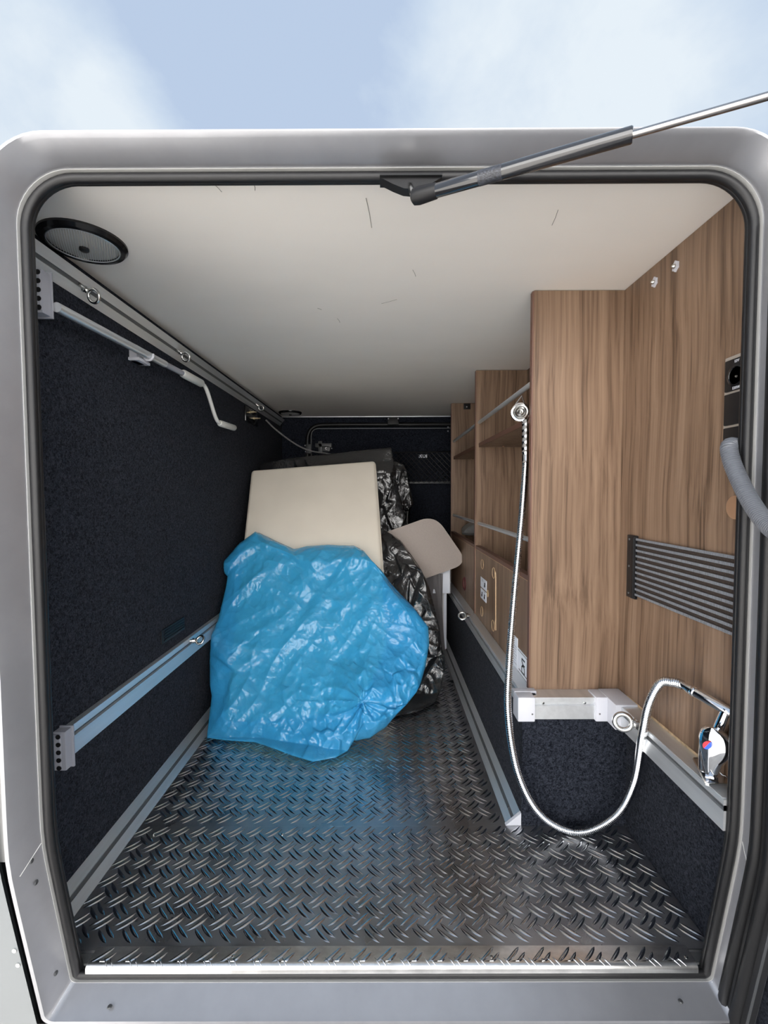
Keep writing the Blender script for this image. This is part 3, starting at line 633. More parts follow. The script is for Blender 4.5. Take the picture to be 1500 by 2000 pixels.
# ------------------------------------------------------------------ mixer tap
t = thing('mixer_tap', 'chrome mixer tap with red and blue dot on rail ledge', 'tap', (0.552, 0.765, 0.3235))
pl = [(0.526, 0.7135), (0.5290, 0.7105), (0.5715, 0.7120), (0.5715, 0.782), (0.5545, 0.782), (0.5505, 0.778)]
MB().prism(pl, 'z', 0.3235, 0.3275).build('base_plate', 'chrome', t, smooth=20)
MB().tube([(x, y, 0.3275) for x, y in pl], 0.0013, 8, closed=True).build('glint_rim', 'steel', t)  # bright rim added along the plate outline to catch highlights
MB().lathe([(0.0185, -0.006), (0.019, 0.02), (0.0185, 0.045), (0.0195, 0.052), (0.016, 0.066), (0.009, 0.072)], (0.5575, 0.744, 0.333), (0, 0, 1), 26).build('body', 'chrome', t)
lr = np.array([0.60, -0.80, 0]); ln_ = np.array([-0.79, -0.59, 0.12]); lc = np.array([0.5405, 0.7195, 0.379])
ff = [0, .06, .14, .25, .40, .55, .70, .85, 1]; rt_ = [.004, .015, .0215, .0255, .0265, .0215, .0145, .0095, .0070]; lf_ = [.005, .0135, .0170, .0180, .0182, .0175, .0165, .0155, .0140]
V = []; nu, nv = 22, 11
for i in range(nu):
    f = i/(nu-1); z = 0.038-0.083*f; wr_ = np.interp(f, ff, rt_); wl2 = np.interp(f, ff, lf_)
    for j in range(nv):
        q = j/(nv-1); u = -wl2+(wl2+wr_)*q; V.append(lc+lr*u+np.array([0, 0, z])+ln_*(0.007*math.sin(math.pi*q)**0.7-0.006*f*f+0.004*math.sin(math.pi*f)))
lv = MB().grid(V, nu, nv); lv.grid([p-ln_*0.009 for p in V], nu, nv)
b_ = nu*nv
rim = [i*nv for i in range(nu)]+[(nu-1)*nv+j for j in range(1, nv)]+[i*nv+nv-1 for i in range(nu-2, -1, -1)]+[j for j in range(nv-2, 0, -1)]
for k in range(len(rim)): a_, c_ = rim[k], rim[(k+1) % len(rim)]; lv.f.append((a_, c_, c_+b_, a_+b_))
lever = lv.build('lever', 'chrome', t, smooth=50)
MB().tube([lc+np.array([0, 0, 0.012])-ln_*0.001, lc+np.array([0, 0, 0.012])-ln_*0.02], 0.010, 12).build('lever_neck', 'chrome', t)
for s_, m_ in ((-1, 'print_red'), (1, 'print_blue')):
    c_ = lc-lr*0.0045+np.array([0, 0, 0.0085]); dg_ = lr*0.87+np.array([0, 0, -0.5]); up_ = lr*0.5+np.array([0, 0, 0.87])
    arc = [c_+dg_*(0.0052*math.sin(a_)*s_)+up_*(0.0078*math.cos(a_)) for a_ in np.linspace(0, math.pi, 12)]
    n_ = len(arc); MB().add([p+ln_*0.0122 for p in arc]+[p+ln_*0.002 for p in arc], [tuple(range(n_)), tuple(range(n_, 2*n_))[::-1]]+[(i, (i+1) % n_, n_+(i+1) % n_, n_+i) for i in range(n_)]).build('dot_half', m_, lever, smooth=20)
s0 = np.array([0.5675, 0.7235, 0.4425]); s1 = np.array([0.5478, 0.7725, 0.4515]); sdn = (s1-s0)/np.linalg.norm(s1-s0)
MB().tube([(0.5590, 0.736, 0.392), (0.5665, 0.7265, 0.4380), s0+np.array([0, 0, 0.004])], [0.0105, 0.0092, 0.0085], 16).tube([s0-sdn*0.006, s0, s1], [0.0075, 0.0088, 0.0088], 18).build('spout', 'chrome', t)
MB().lathe([(0.0088, 0), (0.0096, 0.001), (0.0096, 0.005), (0.0088, 0.006), (0.0086, 0.008), (0.0086, 0.012), (0.0070, 0.016), (0.0066, 0.026)], s1, tuple(sdn), 20).build('union_nut', 'chrome', t)

# ------------------------------------------------------------------ hand shower with hose
hs = thing('hand_shower', 'chrome hand shower with steel hose hung on cabinet guard rail', 'shower', (0.372, 1.16, 0.87))
c0 = at(1017, 804, 'y', 1.150)
HP = spline([tuple(s1+sdn*0.024), at(1316, 1333, 'y', 0.812), at(1290, 1335, 'y', 0.838), at(1268, 1375, 'y', 0.865), at(1255, 1435, 'y', 0.895), at(1238, 1530, 'y', 0.95), at(1200, 1595, 'y', 0.985), at(1130, 1625, 'y', 1.010), at(1060, 1594, 'y', 1.012), at(1014, 1515, 'y', 1.012), at(993, 1400, 'y', 1.012), at(995, 1290, 'y', 1.035), at(1006, 1150, 'y', 1.075), at(1019, 1010, 'y', 1.105), at(1027, 905, 'y', 1.125)], 1800)
HP[:, 2] = np.maximum(HP[:, 2], 0.0105)
MB().tube(HP, [0.0087 if (i % 5) < 3 else 0.0058 for i in range(1800)], 14)  .build('hose', 'hosesteel', hs, smooth=75)
hb = Vector(HP[-1]); ht = Vector(at(1028, 822, 'y', 1.150))
pts = [hb+(ht-hb)*k for k in np.linspace(0, 1, 40)]
rr = []
for k in np.linspace(0, 1, 40): rr.append(0.0098 if k < 0.02 else (0.0098+0.0012*abs(math.sin(k*22)) if k > 0.22 else 0.0094))
MB().tube(pts, rr, 18).build('handle', 'chrome', hs, smooth=60)
ax = Vector((-0.30, -1.0, -0.05)).normalized(); oc = Vector(c0)+Vector((0.004, 0.014, 0))
hd = MB().lathe([(0.012, -0.020), (0.021, -0.014), (0.0255, -0.002), (0.0255, 0.006), (0.0235, 0.014), (0.0195, 0.0155)], oc, ax, 32).build('head', 'chrome', hs)
MB().lathe([(0.0195, 0.015), (0.0180, 0.0175), (0.0150, 0.0162), (0.0125, 0.0182), (0.0095, 0.0165), (0.0065, 0.0185), (0.003, 0.017), (0.001, 0.0185)], oc, ax, 28).build('spray_face', 'steel', hd)
hk = Vector(at(1019, 773, 'y', 1.16))
MB().tube([oc+Vector((-0.016, 0.012, 0.014)), oc+Vector((-0.008, 0.012, 0.026)), hk, oc+Vector((0.014, 0.012, 0.024)), oc+Vector((0.022, 0.012, 0.004))], 0.0018, 8).build('hanging_loop', 'steel', hs)

# ------------------------------------------------------------------ ceiling lamps
def lamp(label, x, y, R):
    t = thing('ceiling_lamp', label, 'ceiling lamp', (x, y, H-0.014), 'round ceiling lamps')
    MB().lathe([(R, 0), (R, 0.004), (R*0.93, 0.010), (R*0.84, 0.011), (R*0.80, 0.008), (R*0.79, 0.002)], (x, y, H), (0, 0, -1), 48).build('ring', 'blackgloss', t)
    MB().torus((x, y, H-0.0095), (0, 0, 1), R*0.80, 0.0012, 48, 6).build('lens_rim', 'alu', t)
    mb = MB(); prof = [(R*0.795, 0.006)]
    for k in range(12): prof.append((R*0.79*(1-(k+1)/12.5), 0.0075+0.006*(1-(1-(k+1)/12)**2)))
    mb.lathe(prof, (x, y, H), (0, 0, -1), 48)
    ln = mb.build('lens', 'lens', t)
    gr = MB()
    for k in range(-13, 14):
        d = k/14*R*0.76; hw = math.sqrt(max(0, (R*0.77)**2-d*d)); pr = [(x+d*0.87-0.5*hw*u, y+d*0.5+0.87*hw*u, H-0.0078-0.006*(1-((d*d+(hw*u)**2)/(R*0.79)**2))) for u in np.linspace(-1, 1, 9)]
        gr.tube(pr, 0.0006, 4)
    gr.build('lens_ribs', 'alu', ln)['kind'] = 'stuff'
    MB().lathe([(0.0085, 0), (0.0085, 0.005), (0.006, 0.007)], (x, y, H-0.0125), (0, 0, -1), 16).build('centre_boss', 'black', ln)
lamp('round black ringed ceiling lamp near the door, top left', -0.5705, 0.868, 0.0735)
lamp('small far round ceiling lamp by the back wall', -0.5598, 2.672, 0.068)

# ------------------------------------------------------------------ crank rod on left wall
t = thing('crank_rod', 'grey awning crank with white handle clipped on left wall', 'crank', (-0.615, 1.1, 1.05))
MB().tube([(-0.604, 0.836, 1.150), (-0.606, 1.245, 1.163)], 0.0092, 14).build('tube', 'alu', t)
MB().tube([(-0.606, 1.245, 1.163), (-0.606, 1.35, 1.166)], 0.0080, 12).build('joint', 'greyplastic', t)
MB().tube([(-0.606, 1.335, 1.166), (-0.606, 1.356, 1.1665)], 0.0068, 12).build('joint_collar', 'black', t)
MB().tube([(-0.605, 1.350, 1.166), (-0.605, 1.358, 1.166), (-0.605, 1.485, 1.169), (-0.604, 1.492, 1.169)], [0.009, 0.0125, 0.0125, 0.009], 14).build('upper_grip', 'handle', t)
MB().tube(spline([(-0.604, 1.485, 1.169), (-0.602, 1.508, 1.165), (-0.598, 1.524, 1.145), (-0.592, 1.562, 1.082), (-0.588, 1.580, 1.060), (-0.586, 1.606, 1.055)], 24), 0.0065, 12).build('crank_arm', 'handle', t)
MB().tube([(-0.586, 1.594, 1.055), (-0.586, 1.602, 1.055), (-0.583, 1.735, 1.059), (-0.583, 1.742, 1.059)], [0.009, 0.0115, 0.0115, 0.008], 14).build('hand_grip', 'handle', t)
o = MB().box(XL, -0.617, 1.135, 1.19, 1.142, 1.150, 0.002).box(XL, -0.625, 1.14, 1.185, 1.142, 1.182, 0.002).tube([(-0.606+0.0125*math.cos(a_), 1.16, 1.1605+0.0125*math.sin(a_)) for a_ in np.linspace(-2.6, 0.3, 10)], 0.003, 8).build('rod_clip', 'white', None); tag(o, 'white plastic clip holding the crank rod on left wall', 'clip')
t = thing('rod_bracket', 'grey plastic bracket with five holes at near end of crank', 'bracket', (XL, 0.82, 1.12))
end_cap(0.806, 0.834, 1.130, 1.207, t, -0.6105, 0.0005)
# vent grille in the felt
t = thing('vent_grille', 'small dark grille set in black felt of the left wall', 'vent', (XL, 1.3, 0.36))
a0 = at(313, 1232, 'x', XL); a1 = at(358, 1203, 'x', XL); z0 = at(313, 1260, 'x', XL)[2]
MB().box(XL, XL+0.004, a0[1], a1[1], z0, a0[2], 0.0015).build('grille_frame', 'black', t)
for k in range(4):
    z = z0+(a0[2]-z0)*(0.2+0.2*k); MB().box(XL+0.003, XL+0.0065, a0[1]+0.012, a1[1]-0.008, z-0.0018, z+0.0018).build('slat', 'black', t, smooth=0)

# connector plate, cable
t = thing('connector_plate', 'black plate with two brass studs at far end of left wall', 'connector', (-0.64, 2.25, 1.17))
p1 = at(491, 805, 'x', -0.628); p2 = at(510, 817, 'x', -0.600)
MB().box(XL, -0.635, p1[1]-0.06, p2[1]+0.07, p1[2]-0.05, p1[2]+0.022, 0.006).build('plate', 'blackgloss', t)
for p in (p1, p2):
    MB().lathe([(0.008, 0), (0.008, 0.006), (0.0045, 0.007), (0.0045, 0.020), (0.0025, 0.021), (0.0025, 0.032)], (-0.636, p[1], p[2]), (1, 0, 0), 12).build('stud', 'brass', t)
P = spline([at(519, 820, 'y', 2.36), at(540, 840, 'y', 2.38), at(575, 866, 'y', 2.40), at(605, 880, 'y', 2.42), at(640, 886, 'y', 2.40), at(656, 890, 'y', 2.38)], 80)
o = MB().tube(P, 0.0042, 8).build('cable', 'cable', None); tag(o, 'grey braided cable sagging from wall corner to grey black bag', 'cable')

# ------------------------------------------------------------------ back wall: opposite garage door
d2 = MB().box(-0.47, 0.50, YB-0.012, YB-0.001, 0.10, 1.225, 0.004).build('door_2', 'carpet', None); struct(d2)
yl = YB-0.022
def dl(e, zt_): return spline([(-0.482-e, yl, 0.2), (-0.482-e, yl, 0.7), (-0.482-e, yl, 1.10), (-0.470-e*0.7, yl, 1.185), (-0.430-e*0.3, yl, 1.222+e*0.7), (-0.36, yl, zt_), (0.0, yl, zt_), (0.35, yl, zt_), (0.55, yl, zt_)], 90)
MB().tube(dl(0, 1.230), 0.013, 10).build('door_seal', 'rubber', d2)
MB().tube(dl(-0.024, 1.206), 0.003, 6).build('door_edge', 'alu_dark', d2)
p = at(768, 823, 'y', YB-0.02)
br = MB().box(p[0]-0.035, p[0]+0.035, YB-0.05, YB-0.014, p[2]-0.025, p[2]+0.02, 0.006).build('strut_bracket', 'black', d2)
for dx in (-0.030, 0.030): MB().lathe([(0.0045, 0), (0.003, 0.003)], (p[0]+dx, YB-0.05, p[2]+0.012), (0, -1, 0), 10).build('screw', 'white', br)
lt = MB()
for (x0, y0, x1, y1) in ((616, 866, 648, 874), (622, 862, 630, 885), (629, 871, 645, 882), (598, 868, 608, 886)):
    a_ = at(x0, y0, 'y', YB-0.03); b_ = at(x1, y1, 'y', YB-0.03); lt.box(a_[0], b_[0], YB-0.045, YB-0.014, b_[2], a_[2], 0.003)
lt = lt.build('latch', 'darkgrey', d2)
for (x, y) in ((596, 870), (597, 882), (648, 876)):
    p = at(x, y, 'y', YB-0.03); MB().lathe([(0.0042, 0), (0.003, 0.004)], (p[0], YB-0.03, p[2]), (0, -1, 0), 10).build('screw', 'white', lt)
p = at(637, 876, 'y', YB-0.046); text_mesh('C', 0.02, tuple(p), (1, 0, 0), (0, 0, 1), 0.001).build('key_cylinder', 'steel', lt)
a_ = at(619, 888, 'y', YB-0.03); b_ = at(619, 897, 'y', YB-0.03); MB().tube([tuple(a_), tuple(b_)], 0.0035, 8).build('pull_pin', 'steel', lt)
for (x, y) in ((875, 834), (875, 842)):
    p = at(x, y, 'y', YB-0.014); MB().lathe([(0.005, 0), (0.003, 0.003)], (p[0], p[1], p[2]), (0, -1, 0), 10).build('screw', 'white', d2)
# storage net
a_ = at(768, 884, 'y', YB-0.03); b_ = at(884, 943, 'y', YB-0.03)
t = thing('storage_net', 'black diamond mesh storage net on the dark back door', 'net', (0.2, YB-0.012, b_[2]))
MB().tube([(a_[0], YB-0.03, a_[2]), (b_[0]+.05, YB-0.03, a_[2]+0.004)], 0.004, 8).build('elastic_hem', 'rubber', t)
MB().box(a_[0], b_[0]+.05, YB-0.03, YB-0.012, b_[2]-0.005, b_[2]+0.010, 0.003).build('lower_bar', 'darkgrey', t)
mb = MB(); hgt = a_[2]-b_[2]; st = 0.032
for k in range(-8, 18):
    x0 = a_[0]+k*st
    for s_ in (1, -1):
        pts = []
        for f in np.linspace(0, 1, 8):
            x = x0+s_*f*hgt*0.95
            if a_[0] <= x <= b_[0]+0.05: pts.append((x, YB-0.03+s_*0.0012, b_[2]+f*hgt))
        if len(pts) > 1: mb.tube(pts, 0.0022, 5)
mb.build('mesh', 'rubber', t)['kind'] = 'stuff'
p = at(826, 891, 'y', YB-0.016); o = MB().box(p[0]-0.026, p[0]+0.026, YB-0.020, YB-0.013, p[2]-0.010, p[2]+0.010, 0.001).build('warning_label', 'paper', None); tag(o, 'small white label behind the storage net on back door', 'label')
for (u0, u1, v0, v1) in ((-0.010, -0.003, -0.004, 0.006), (0.002, 0.012, -0.002, 0.004)):
    MB().box(p[0]+u0, p[0]+u1, YB-0.0206, YB-0.0199, p[2]+v0, p[2]+v1).build('print', 'ink', o, smooth=0)

# ------------------------------------------------------------------ gas strut
t = thing('gas_strut', 'black gas strut with steel rod at top of door opening', 'gas strut', (0.046, 0.66, 1.262))
pb = [(float(q[0]), float(q[2])) for q in (at(x, y, 'y', 0.662) for x, y in ((742, 353), (768, 366), (788, 374), (808, 376), (838, 367), (862, 353)))]
MB().prism([(x, z) for x, z in pb], 'y', 0.655, 0.672).box(pb[0][0], pb[-1][0], 0.650, 0.676, pb[0][1]-0.0005, pb[0][1]+0.002).build('bracket', 'black', t, smooth=20)
A = np.array(at(812, 384, 'y', 0.640)); B = np.array(at(1236, 263, 'y', 0.515)); 
d_ = (B-A)/np.linalg.norm(B-A)
MB().tube([A-d_*0.006, A-d_*0.003, A+d_*0.004, A+d_*0.030, A+d_*0.032], [0.006, 0.010, 0.0112, 0.0098, 0.0085], 18).build('end_fitting', 'black', t)
MB().tube([at(801, 362, 'y', 0.658), at(803, 370, 'y', 0.648), at(808, 380, 'y', 0.642)], [0.0042, 0.0042, 0.005], 12).build('ball_stud', 'steel', t)
cy = MB().tube([A+d_*0.026, A+d_*0.028, B-d_*0.0015, B], [0.0075, 0.0088, 0.0088, 0.0078], 28).build('cylinder', 'cyl', t)
L0 = A+(B-A)*0.34; L1 = A+(B-A)*0.455
MB().tube([L0, L1], 0.00888, 28).build('cylinder_label', 'print_grey', cy)
E2 = B+d_*0.34
MB().tube([B-d_*0.002, E2], 0.0040, 16).build('piston_rod', 'rod', t)

# ------------------------------------------------------------------ mattress
T0 = at(490, 917, 'y', 2.05); T1 = at(733, 898, 'y', 2.05); B0 = np.array(at(412, 1436, 'y', 1.475)); B0[2] = 0.03; 
eu = (T1-T0); Wm = np.linalg.norm(eu); eu /= Wm
ev = T0-B0; ev -= eu*ev.dot(eu); Hm = np.linalg.norm(ev); ev /= Hm; en = np.cross(eu, ev)   # en points to the viewer
if en[1] > 0: en = -en
bm = bmesh.new(); bmesh.ops.create_cube(bm, size=1)
Tm = 0.095
for w_ in bm.verts: w_.co = Vector((w_.co.x*Wm, w_.co.y*Hm, w_.co.z*Tm))
bmesh.ops.bevel(bm, geom=bm.edges[:], offset=0.016, segments=5, profile=0.5, affect='EDGES')
bmesh.ops.subdivide_edges(bm, edges=[e_ for e_ in bm.edges if e_.calc_length() > 0.05], cuts=10, use_grid_fill=True)
org = T1-eu*Wm/2-ev*Hm/2-en*Tm/2
for w_ in bm.verts:
    x, y, z = w_.co; k = max(0, 1-(2*x/Wm)**2)*max(0, 1-(2*y/Hm)**2); z += 0.012*k*(1 if z > 0 else 0)
    w_.co = Vector(org+eu*x+ev*y+en*z)
mt = MB().bm(bm).build('mattress', 'fabric', None, smooth=50); tag(mt, 'cream mattress cushion leaning upright, lower half in blue bag', 'mattress')
def mloc(x, y, z): return tuple(org+eu*x+ev*y+en*z)
for z in (Tm/2-0.010, -Tm/2+0.012):
    MB().tube([mloc(Wm/2-0.001, -Hm/2+0.03, z), mloc(Wm/2+0.0005, 0, z), mloc(Wm/2-0.001, Hm/2-0.02, z)], 0.0016, 6).build('piping', 'fabric', mt)

# ------------------------------------------------------------------ plastic bags
def noise2(x, y, seed):
    rng = np.random.RandomState(seed); gx = rng.uniform(-1, 1, (64, 64)); gy = rng.uniform(-1, 1, (64, 64))
    xi = np.floor(x).astype(int); yi = np.floor(y).astype(int); fx = x-xi; fy = y-yi; u = fx*fx*(3-2*fx); v = fy*fy*(3-2*fy)
    def gd(a, b, dx, dy): return gx[a % 64, b % 64]*dx+gy[a % 64, b % 64]*dy
    return (gd(xi, yi, fx, fy)*(1-u)+gd(xi+1, yi, fx-1, fy)*u)*(1-v)+(gd(xi, yi+1, fx, fy-1)*(1-u)+gd(xi+1, yi+1, fx-1, fy-1)*u)*v
def facets(x, y, n, seed, sharp, tilt, box):
    """creased sheet: every cell is a tilted plane, cells meet in sharp folds"""
    rng = np.random.RandomState(seed); c = np.stack([rng.uniform(box[0], box[1], n), rng.uniform(box[2], box[3], n)], 1)
    g_ = rng.normal(0, tilt, (n, 2)); o = rng.normal(0, tilt*0.03, n)
    d2_ = (x[..., None]-c[:, 0])**2+(y[..., None]-c[:, 1])**2
    w_ = np.exp(-(d2_-d2_.min(-1, keepdims=True))*sharp)
    h_ = g_[:, 0]*(x[..., None]-c[:, 0])+g_[:, 1]*(y[..., None]-c[:, 1])+o
    return (w_*h_).sum(-1)/w_.sum(-1)
def resample(pts, n):
    P = np.array(pts, float); L = np.r_[0, np.cumsum(np.linalg.norm(np.diff(P, axis=0), axis=1))]; s_ = np.linspace(0, L[-1], n)
    return np.stack([np.interp(s_, L, P[:, k]) for k in (0, 1)], 1)
def bag(name, m, top, right, bottom, left, depth, crumple, thick, label, nu=150, nv=150, floor=True):
    """sheet bag: outline sides measured on the photograph, given its own depth, crumple and thickness in the room"""
    T = resample(top, nu); Bt = resample(bottom, nu); Lf = resample(left, nv); Rt = resample(right, nv)
    s_ = np.linspace(0, 1, nu)[:, None, None]; t_ = np.linspace(0, 1, nv)[None, :, None]
    G = (1-t_)*T[:, None]+t_*Bt[:, None]+(1-s_)*Lf[None]+s_*Rt[None]-((1-s_)*(1-t_)*T[0]+s_*(1-t_)*T[-1]+(1-s_)*t_*Bt[0]+s_*t_*Bt[-1])
    X = G[..., 0]; Y = G[..., 1]; sg = s_[..., 0]*np.ones_like(X); tg = t_[..., 0]*np.ones_like(X)
    D = _F*FOC+_R*(X[..., None]-750)+_U*(1000-Y[..., None])
    yy = depth(D, sg, tg); P = np.array([0, 0, CZ])+D*(yy/D[..., 1])[..., None]
    edge_ = np.minimum(np.minimum(sg, 1-sg), np.minimum(tg, 1-tg)); k = np.clip(edge_/0.10, 0, 1)**0.5
    h_ = crumple(P, sg, tg)
    front = P.copy(); nrm = np.array([0.05, -0.86, 0.5]); front += nrm*(h_*(0.25+0.75*k))[..., None]+nrm*(0.018*k)[..., None]
    back = P.copy(); back[..., 1] += thick*k; back[..., 2] += 0.02*k
    if floor: front[..., 2] = np.maximum(front[..., 2], 0.0035); back[..., 2] = np.maximum(back[..., 2], 0.0035)
    bk = np.clip(back, [XL+0.02, 0, 0], [0.6, YB-0.03, H-0.02]); fr = np.clip(front, [XL+0.016, 0, 0], [0.6, YB-0.03, H-0.02])
    mb = MB(); mb.grid([tuple(p) for p in fr.reshape(-1, 3)], nu, nv)
    o = len(mb.v); mb.grid([tuple(p) for p in bk[::3, ::3].reshape(-1, 3)], len(range(0, nu, 3)), len(range(0, nv, 3)))
    ob = mb.build(name, m, None, smooth=80); tag(ob, label, 'bag'); return ob

# plane of the mattress front
pn = en; pd = np.dot(en, T0)
def plane_depth(off):
    def f(D, s_, t_):
        o = np.array([0, 0, CZ]); k = (pd+off(s_, t_)-o.dot(pn))/(D@pn); y = D[..., 1]*k
        z = CZ+D[..., 2]*k
        kf = (0.012-CZ)/np.minimum(D[..., 2], -1e-3); yf = D[..., 1]*kf
        return np.where(z < 0.012, np.minimum(yf, y+9), y)
    return f
def blue_off(s_, t_): return 0.034+0.05*np.clip((s_-0.55)/0.3, 0, 1)*np.sin(math.pi*np.clip(t_, 0, 1))+0.05*np.clip((t_-0.55)/0.45, 0, 1)*np.clip((s_-0.25)/0.3, 0, 1)
def ridged(x, y, seed, p=1.6):
    """sharp thin creases with calm film between them"""
    return np.clip(1-np.abs(noise2(x, y, seed))*2.6, 0, 1)**p
def creases(x, z, seed, f, ang, stretch):
    ca, sa = math.cos(ang), math.sin(ang); u = (x*ca+z*sa); v = (-x*sa+z*ca)
    wu = u+0.05*noise2(x*5+seed, z*5, seed+50); wv = v+0.05*noise2(x*5, z*5+seed, seed+51)
    return ridged(wu*f*stretch+7.3, wv*f+3.1, seed)
def blue_crumple(P, s_, t_):
    x = P[..., 0]; z = (P[..., 2]+P[..., 1]*0.2); wx = x+0.02*noise2(x*7+3, z*7, 1); wz = z+0.02*noise2(x*7, z*7+9, 2)
    low = np.clip((t_-0.50)/0.35, 0, 1)*np.clip((s_-0.25)/0.25, 0, 1)
    h_ = 0.016*noise2(x*4, z*4, 12)
    h_ += 0.0105*creases(x, z, 13, 6, 0.9, 0.40)**0.8+0.0075*creases(x, z, 14, 9, -0.5, 0.45)**0.8+0.0085*creases(x, z, 24, 9, 0.75, 0.22)**0.8+0.0060*creases(x, z, 27, 15, 0.95, 0.3)+0.0055*creases(x, z, 15, 14, 0.3, 0.6)*(0.6+low)+0.0030*creases(x, z, 16, 22, 1.7, 0.6)*(0.4+1.6*low)
    h_ += 0.0026*creases(x, z, 19, 30, 0.2, 0.7)*(0.5+low)+0.0020*creases(x, z, 20, 42, 2.2, 0.7)*(0.5+low)+0.0045*creases(x, z, 23, 18, 2.4, 0.4)
    h_ += facets(wx, wz, 60, 6, 600, 0.10, (-0.7, 0.25, 0.1, 1.1))*(0.5+0.9*low)
    h_ += facets(wx, wz, 500, 8, 12000, 0.13, (-0.7, 0.25, 0.1, 1.1))*(0.10+0.9*low)
    # drapes fanning down from the hem on the right, and gathers around the knot at the bottom
    ang = np.arctan2(z-0.98, x+0.05); h_ += 0.010*ridged(ang*5.2+1.3, np.hypot(z-0.98, x+0.05)*1.6, 17, 1.3)*np.clip((s_-0.40)/0.3, 0, 1)*np.clip(t_/0.25, 0, 1)*(1-low*0.6)
    r_ = np.hypot(x+0.075, (z-0.40)); ang2 = np.arctan2(z-0.40, x+0.075)
    h_ += 0.045*np.exp(-(r_/0.10)**2)+0.016*ridged(ang2*2.4, r_*7, 18, 1.2)*np.exp(-(r_/0.17)**2)
    # rolled hem along the top
    hem = 0.085+0.05*np.exp(-((s_-0.62)/0.25)**2)-0.045*np.exp(-((s_-0.42)/0.1)**2)
    h_ += 0.020*np.exp(-((t_-hem*0.55)/(hem*0.5))**4)
    return h_
bag('garbage_bag', 'blue_film',
    [(438, 1108), (441, 1096), (470, 1062), (500, 1040), (536, 1058), (572, 1074), (600, 1068), (640, 1066), (690, 1068), (706, 1076), (722, 1098), (742, 1118)],
    [(742, 1118), (775, 1160), (812, 1195), (836, 1226), (838, 1260), (830, 1305), (822, 1332), (800, 1350), (774, 1366)],
    [(405, 1441), (440, 1446), (500, 1450), (540, 1464), (575, 1477), (612, 1488), (655, 1480), (680, 1466), (692, 1447), (722, 1442), (752, 1422), (770, 1400), (774, 1366)],
    [(438, 1108), (440, 1122), (447, 1128), (436, 1175), (428, 1210), (414, 1245), (410, 1290), (411, 1340), (414, 1360), (405, 1441)],
    plane_depth(blue_off), blue_crumple, 0.10, 'crumpled blue plastic bag pulled over the cream mattress on the floor', 300, 300)

def flat_depth(y0, ky, kx=0.0):
    def f(D, s_, t_):
        # plane y = y0 + ky*z + kx*x
        k = (y0+ky*CZ)/(D[..., 1]-ky*D[..., 2]-kx*D[..., 0]); y = D[..., 1]*k; z = CZ+D[..., 2]*k
        yf = D[..., 1]*(0.01-CZ)/np.minimum(D[..., 2], -1e-3)
        return np.where(z < 0.01, yf, y)
    return f
def film_crumple(seed, a_, box, n1=30, n2=120, calm=0.0):
    def f(P, s_, t_):
        x = P[..., 0]; z = P[..., 2]+0.3*P[..., 1]; wx = x+0.02*noise2(x*8, z*8, seed); wz = z+0.02*noise2(x*8+5, z*8, seed+1)
        h_ = facets(wx, wz, n1, seed+2, 1500, 0.22, box)+0.6*facets(wx, wz, n2, seed+3, 8000, 0.22, box)
        return a_*(1-calm*np.exp(-(t_/0.12)**2))*(0.75*h_+0.014*creases(x, z, seed+4, 7, 0.9, 0.45)+0.009*creases(x, z, seed+5, 12, -0.4, 0.5)+0.005*creases(x, z, seed+6, 22, 1.4, 0.6))
    return f
bag('garbage_bag', 'black_film',
    [(735, 1030), (748, 1034), (765, 1044), (778, 1056)], [(778, 1056), (800, 1084), (824, 1116), (838, 1150), (850, 1190), (858, 1225), (864, 1270), (868, 1310), (862, 1345)],
    [(690, 1400), (740, 1402), (776, 1398), (815, 1390), (850, 1372), (862, 1345)], [(735, 1030), (722, 1120), (705, 1250), (690, 1400)],
    flat_depth(1.72, 0.45), film_crumple(21, 1.0, (-0.2, 0.4, 0.3, 1.4)), 0.12, 'shiny black plastic bag between blue bag and carton boxes', 120, 170)
bag('garbage_bag', 'black_film',
    [(497, 908), (560, 896), (650, 886), (720, 878), (764, 874)], [(764, 874), (770, 905), (776, 950), (786, 990), (793, 1010), (785, 1034), (770, 1055)],
    [(497, 1230), (620, 1240), (730, 1250), (770, 1055)], [(497, 908), (497, 1050), (497, 1230)],
    flat_depth(2.06, 0.17, -0.05), film_crumple(31, 0.8, (-0.7, 0.3, 0.6, 1.9), calm=0.9), 0.12, 'grey black plastic bag standing behind the cream mattress', 150, 120)
bag('garbage_bag', 'black_film',
    [(755, 902), (772, 902), (786, 908)], [(786, 908), (797, 925), (800, 945), (808, 985), (800, 998), (796, 1100)],
    [(740, 1180), (770, 1190), (796, 1100)], [(755, 902), (750, 1000), (740, 1180)],
    flat_depth(2.33, 0.1), film_crumple(41, 0.9, (-0.2, 0.4, 0.6, 1.9)), 0.08, 'thin crumpled black bag strip behind right edge of grey black bag', 60, 90)
ob = bag('packing_bag', 'clear_film',
    [(903, 1043), (912, 1032), (925, 1024), (940, 1018)], [(940, 1018), (945, 1030), (944, 1045)], [(903, 1044), (915, 1046), (930, 1046), (944, 1045)], [(903, 1043), (902, 1044), (903, 1044)],
    flat_depth(2.25, 0.0), film_crumple(51, 0.4, (0.2, 0.6, 0.9, 1.6)), 0.06, 'clear plastic packing bag lying in far box of cabinet', 40, 40, floor=False)

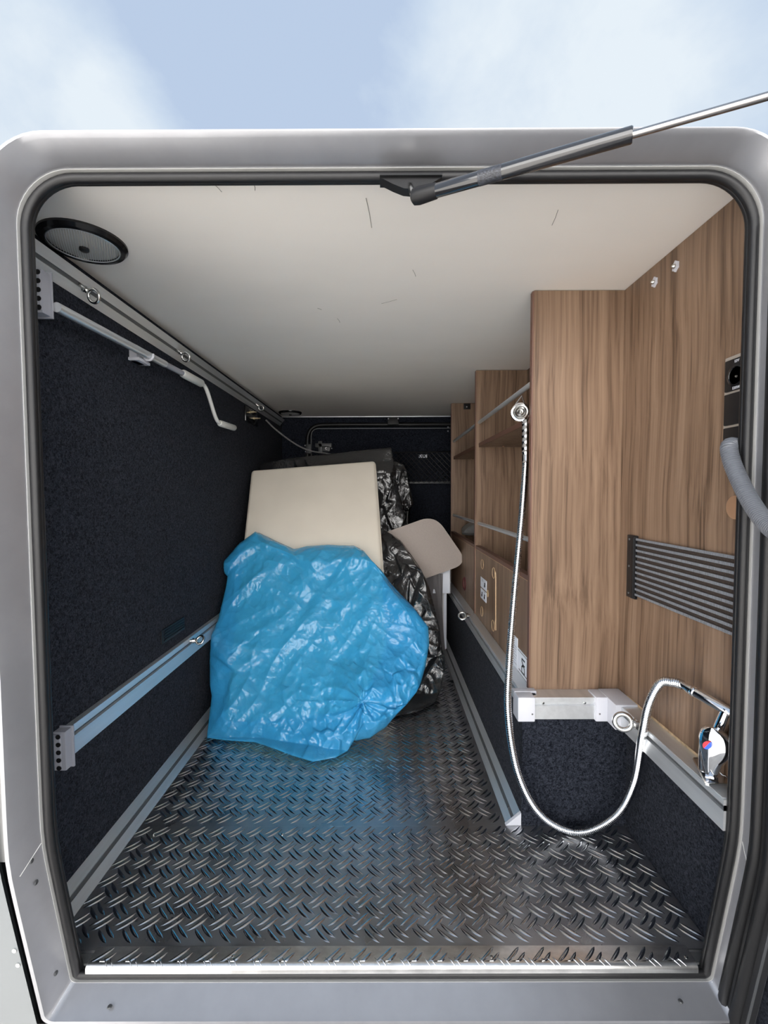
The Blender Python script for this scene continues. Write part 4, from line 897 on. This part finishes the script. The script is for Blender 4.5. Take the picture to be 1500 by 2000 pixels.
# ------------------------------------------------------------------ taupe board and cartons
C = {'tr': (849, 1006), 'br': (914, 1100), 'bl': (754, 1157), 'tl': (689, 1063)}
nB = np.array([0.10, -1.0, 0.10]); nB /= np.linalg.norm(nB); p0 = np.array(at(870, 1080, 'y', 2.085))
def onb(px):
    d = _F*FOC+_R*(px[0]-750)+_U*(1000-px[1]); o = np.array([0, 0, CZ]); return o+d*((p0-o).dot(nB)/d.dot(nB))
Q = [onb(C[k]) for k in ('tr', 'br', 'bl', 'tl')]; ring = []
for i in range(4):
    a_, b_, c_ = Q[i-1], Q[i], Q[(i+1) % 4]; u = (a_-b_)/np.linalg.norm(a_-b_); v = (c_-b_)/np.linalg.norm(c_-b_); r = 0.075
    for f in np.linspace(0, 1, 9): ring.append((1-f)**2*(b_+u*r)+2*f*(1-f)*b_+f*f*(b_+v*r))
n_ = len(ring); mb = MB().add([p for p in ring]+[p-nB*0.014 for p in ring], [tuple(range(n_)), tuple(range(n_, 2*n_))[::-1]])
bd = mb.build('table_board', 'tan', None, smooth=30); tag(bd, 'taupe board with rounded corners propped on the cartons', 'board')
mb = MB().add([p+nB*0.0006 for p in ring]+[p-nB*0.0146 for p in ring]+[p+(p-np.mean(ring, 0))*0.006 for p in ring], [(i, (i+1) % n_, 2*n_+(i+1) % n_, 2*n_+i) for i in range(n_)]+[(2*n_+i, 2*n_+(i+1) % n_, n_+(i+1) % n_, n_+i) for i in range(n_)])
mb.build('edge_band', 'tan_edge', bd)
t = thing('carton', 'lower white carton standing behind black bag on right', 'carton', (0.16, 2.3, 0.03), 'white cartons under the board')
MB().box(0.02, 0.300, 2.17, 2.50, 0.032, 0.318, 0.003).build('box_body', 'card', t)
MB().box(0.288, 0.302, 2.167, 2.172, 0.035, 0.316, 0.001).build('corner_fold', 'paper', t)
t = thing('carton', 'upper white carton with open flap beneath the taupe board', 'carton', (0.16, 2.3, 0.32), 'white cartons under the board')
MB().box(0.03, 0.313, 2.12, 2.46, 0.3205, 0.425, 0.003).build('box_body', 'card', t)
MB().box(0.100, 0.3135, 2.113, 2.117, 0.324, 0.452, 0.001).build('flap', 'paper', t)
MB().box(0.3095, 0.3125, 2.111, 2.1135, 0.326, 0.452, 0.0005).build('tape', 'smoke_film', t)
for x in (0.236, 0.246): MB().box(x, x+0.0045, 2.1118, 2.1132, 0.398, 0.425).build('print', 'ink', t, smooth=0)
P = []
nu, nv = 24, 40
for i in range(nu):
    for j in range(nv):
        s_, f = i/(nu-1), j/(nv-1); x = 0.14+s_*(0.135+0.03*f**2)-0.02*f*(1-s_); z = 0.385*(1-f)+0.036
        P.append((x-0.012*f, 2.098+0.045*f+0.004*math.sin(9*s_+5*f)+0.003*math.sin(31*s_-8*f), z))
mb = MB().grid(P, nu, nv); o = mb.build('dust_sheet', 'smoke_film', None, smooth=80); tag(o, 'smoky grey film sheet hanging over the white cartons', 'film')
for o in bpy.data.objects:
    if '_o' in o: del o['_o']
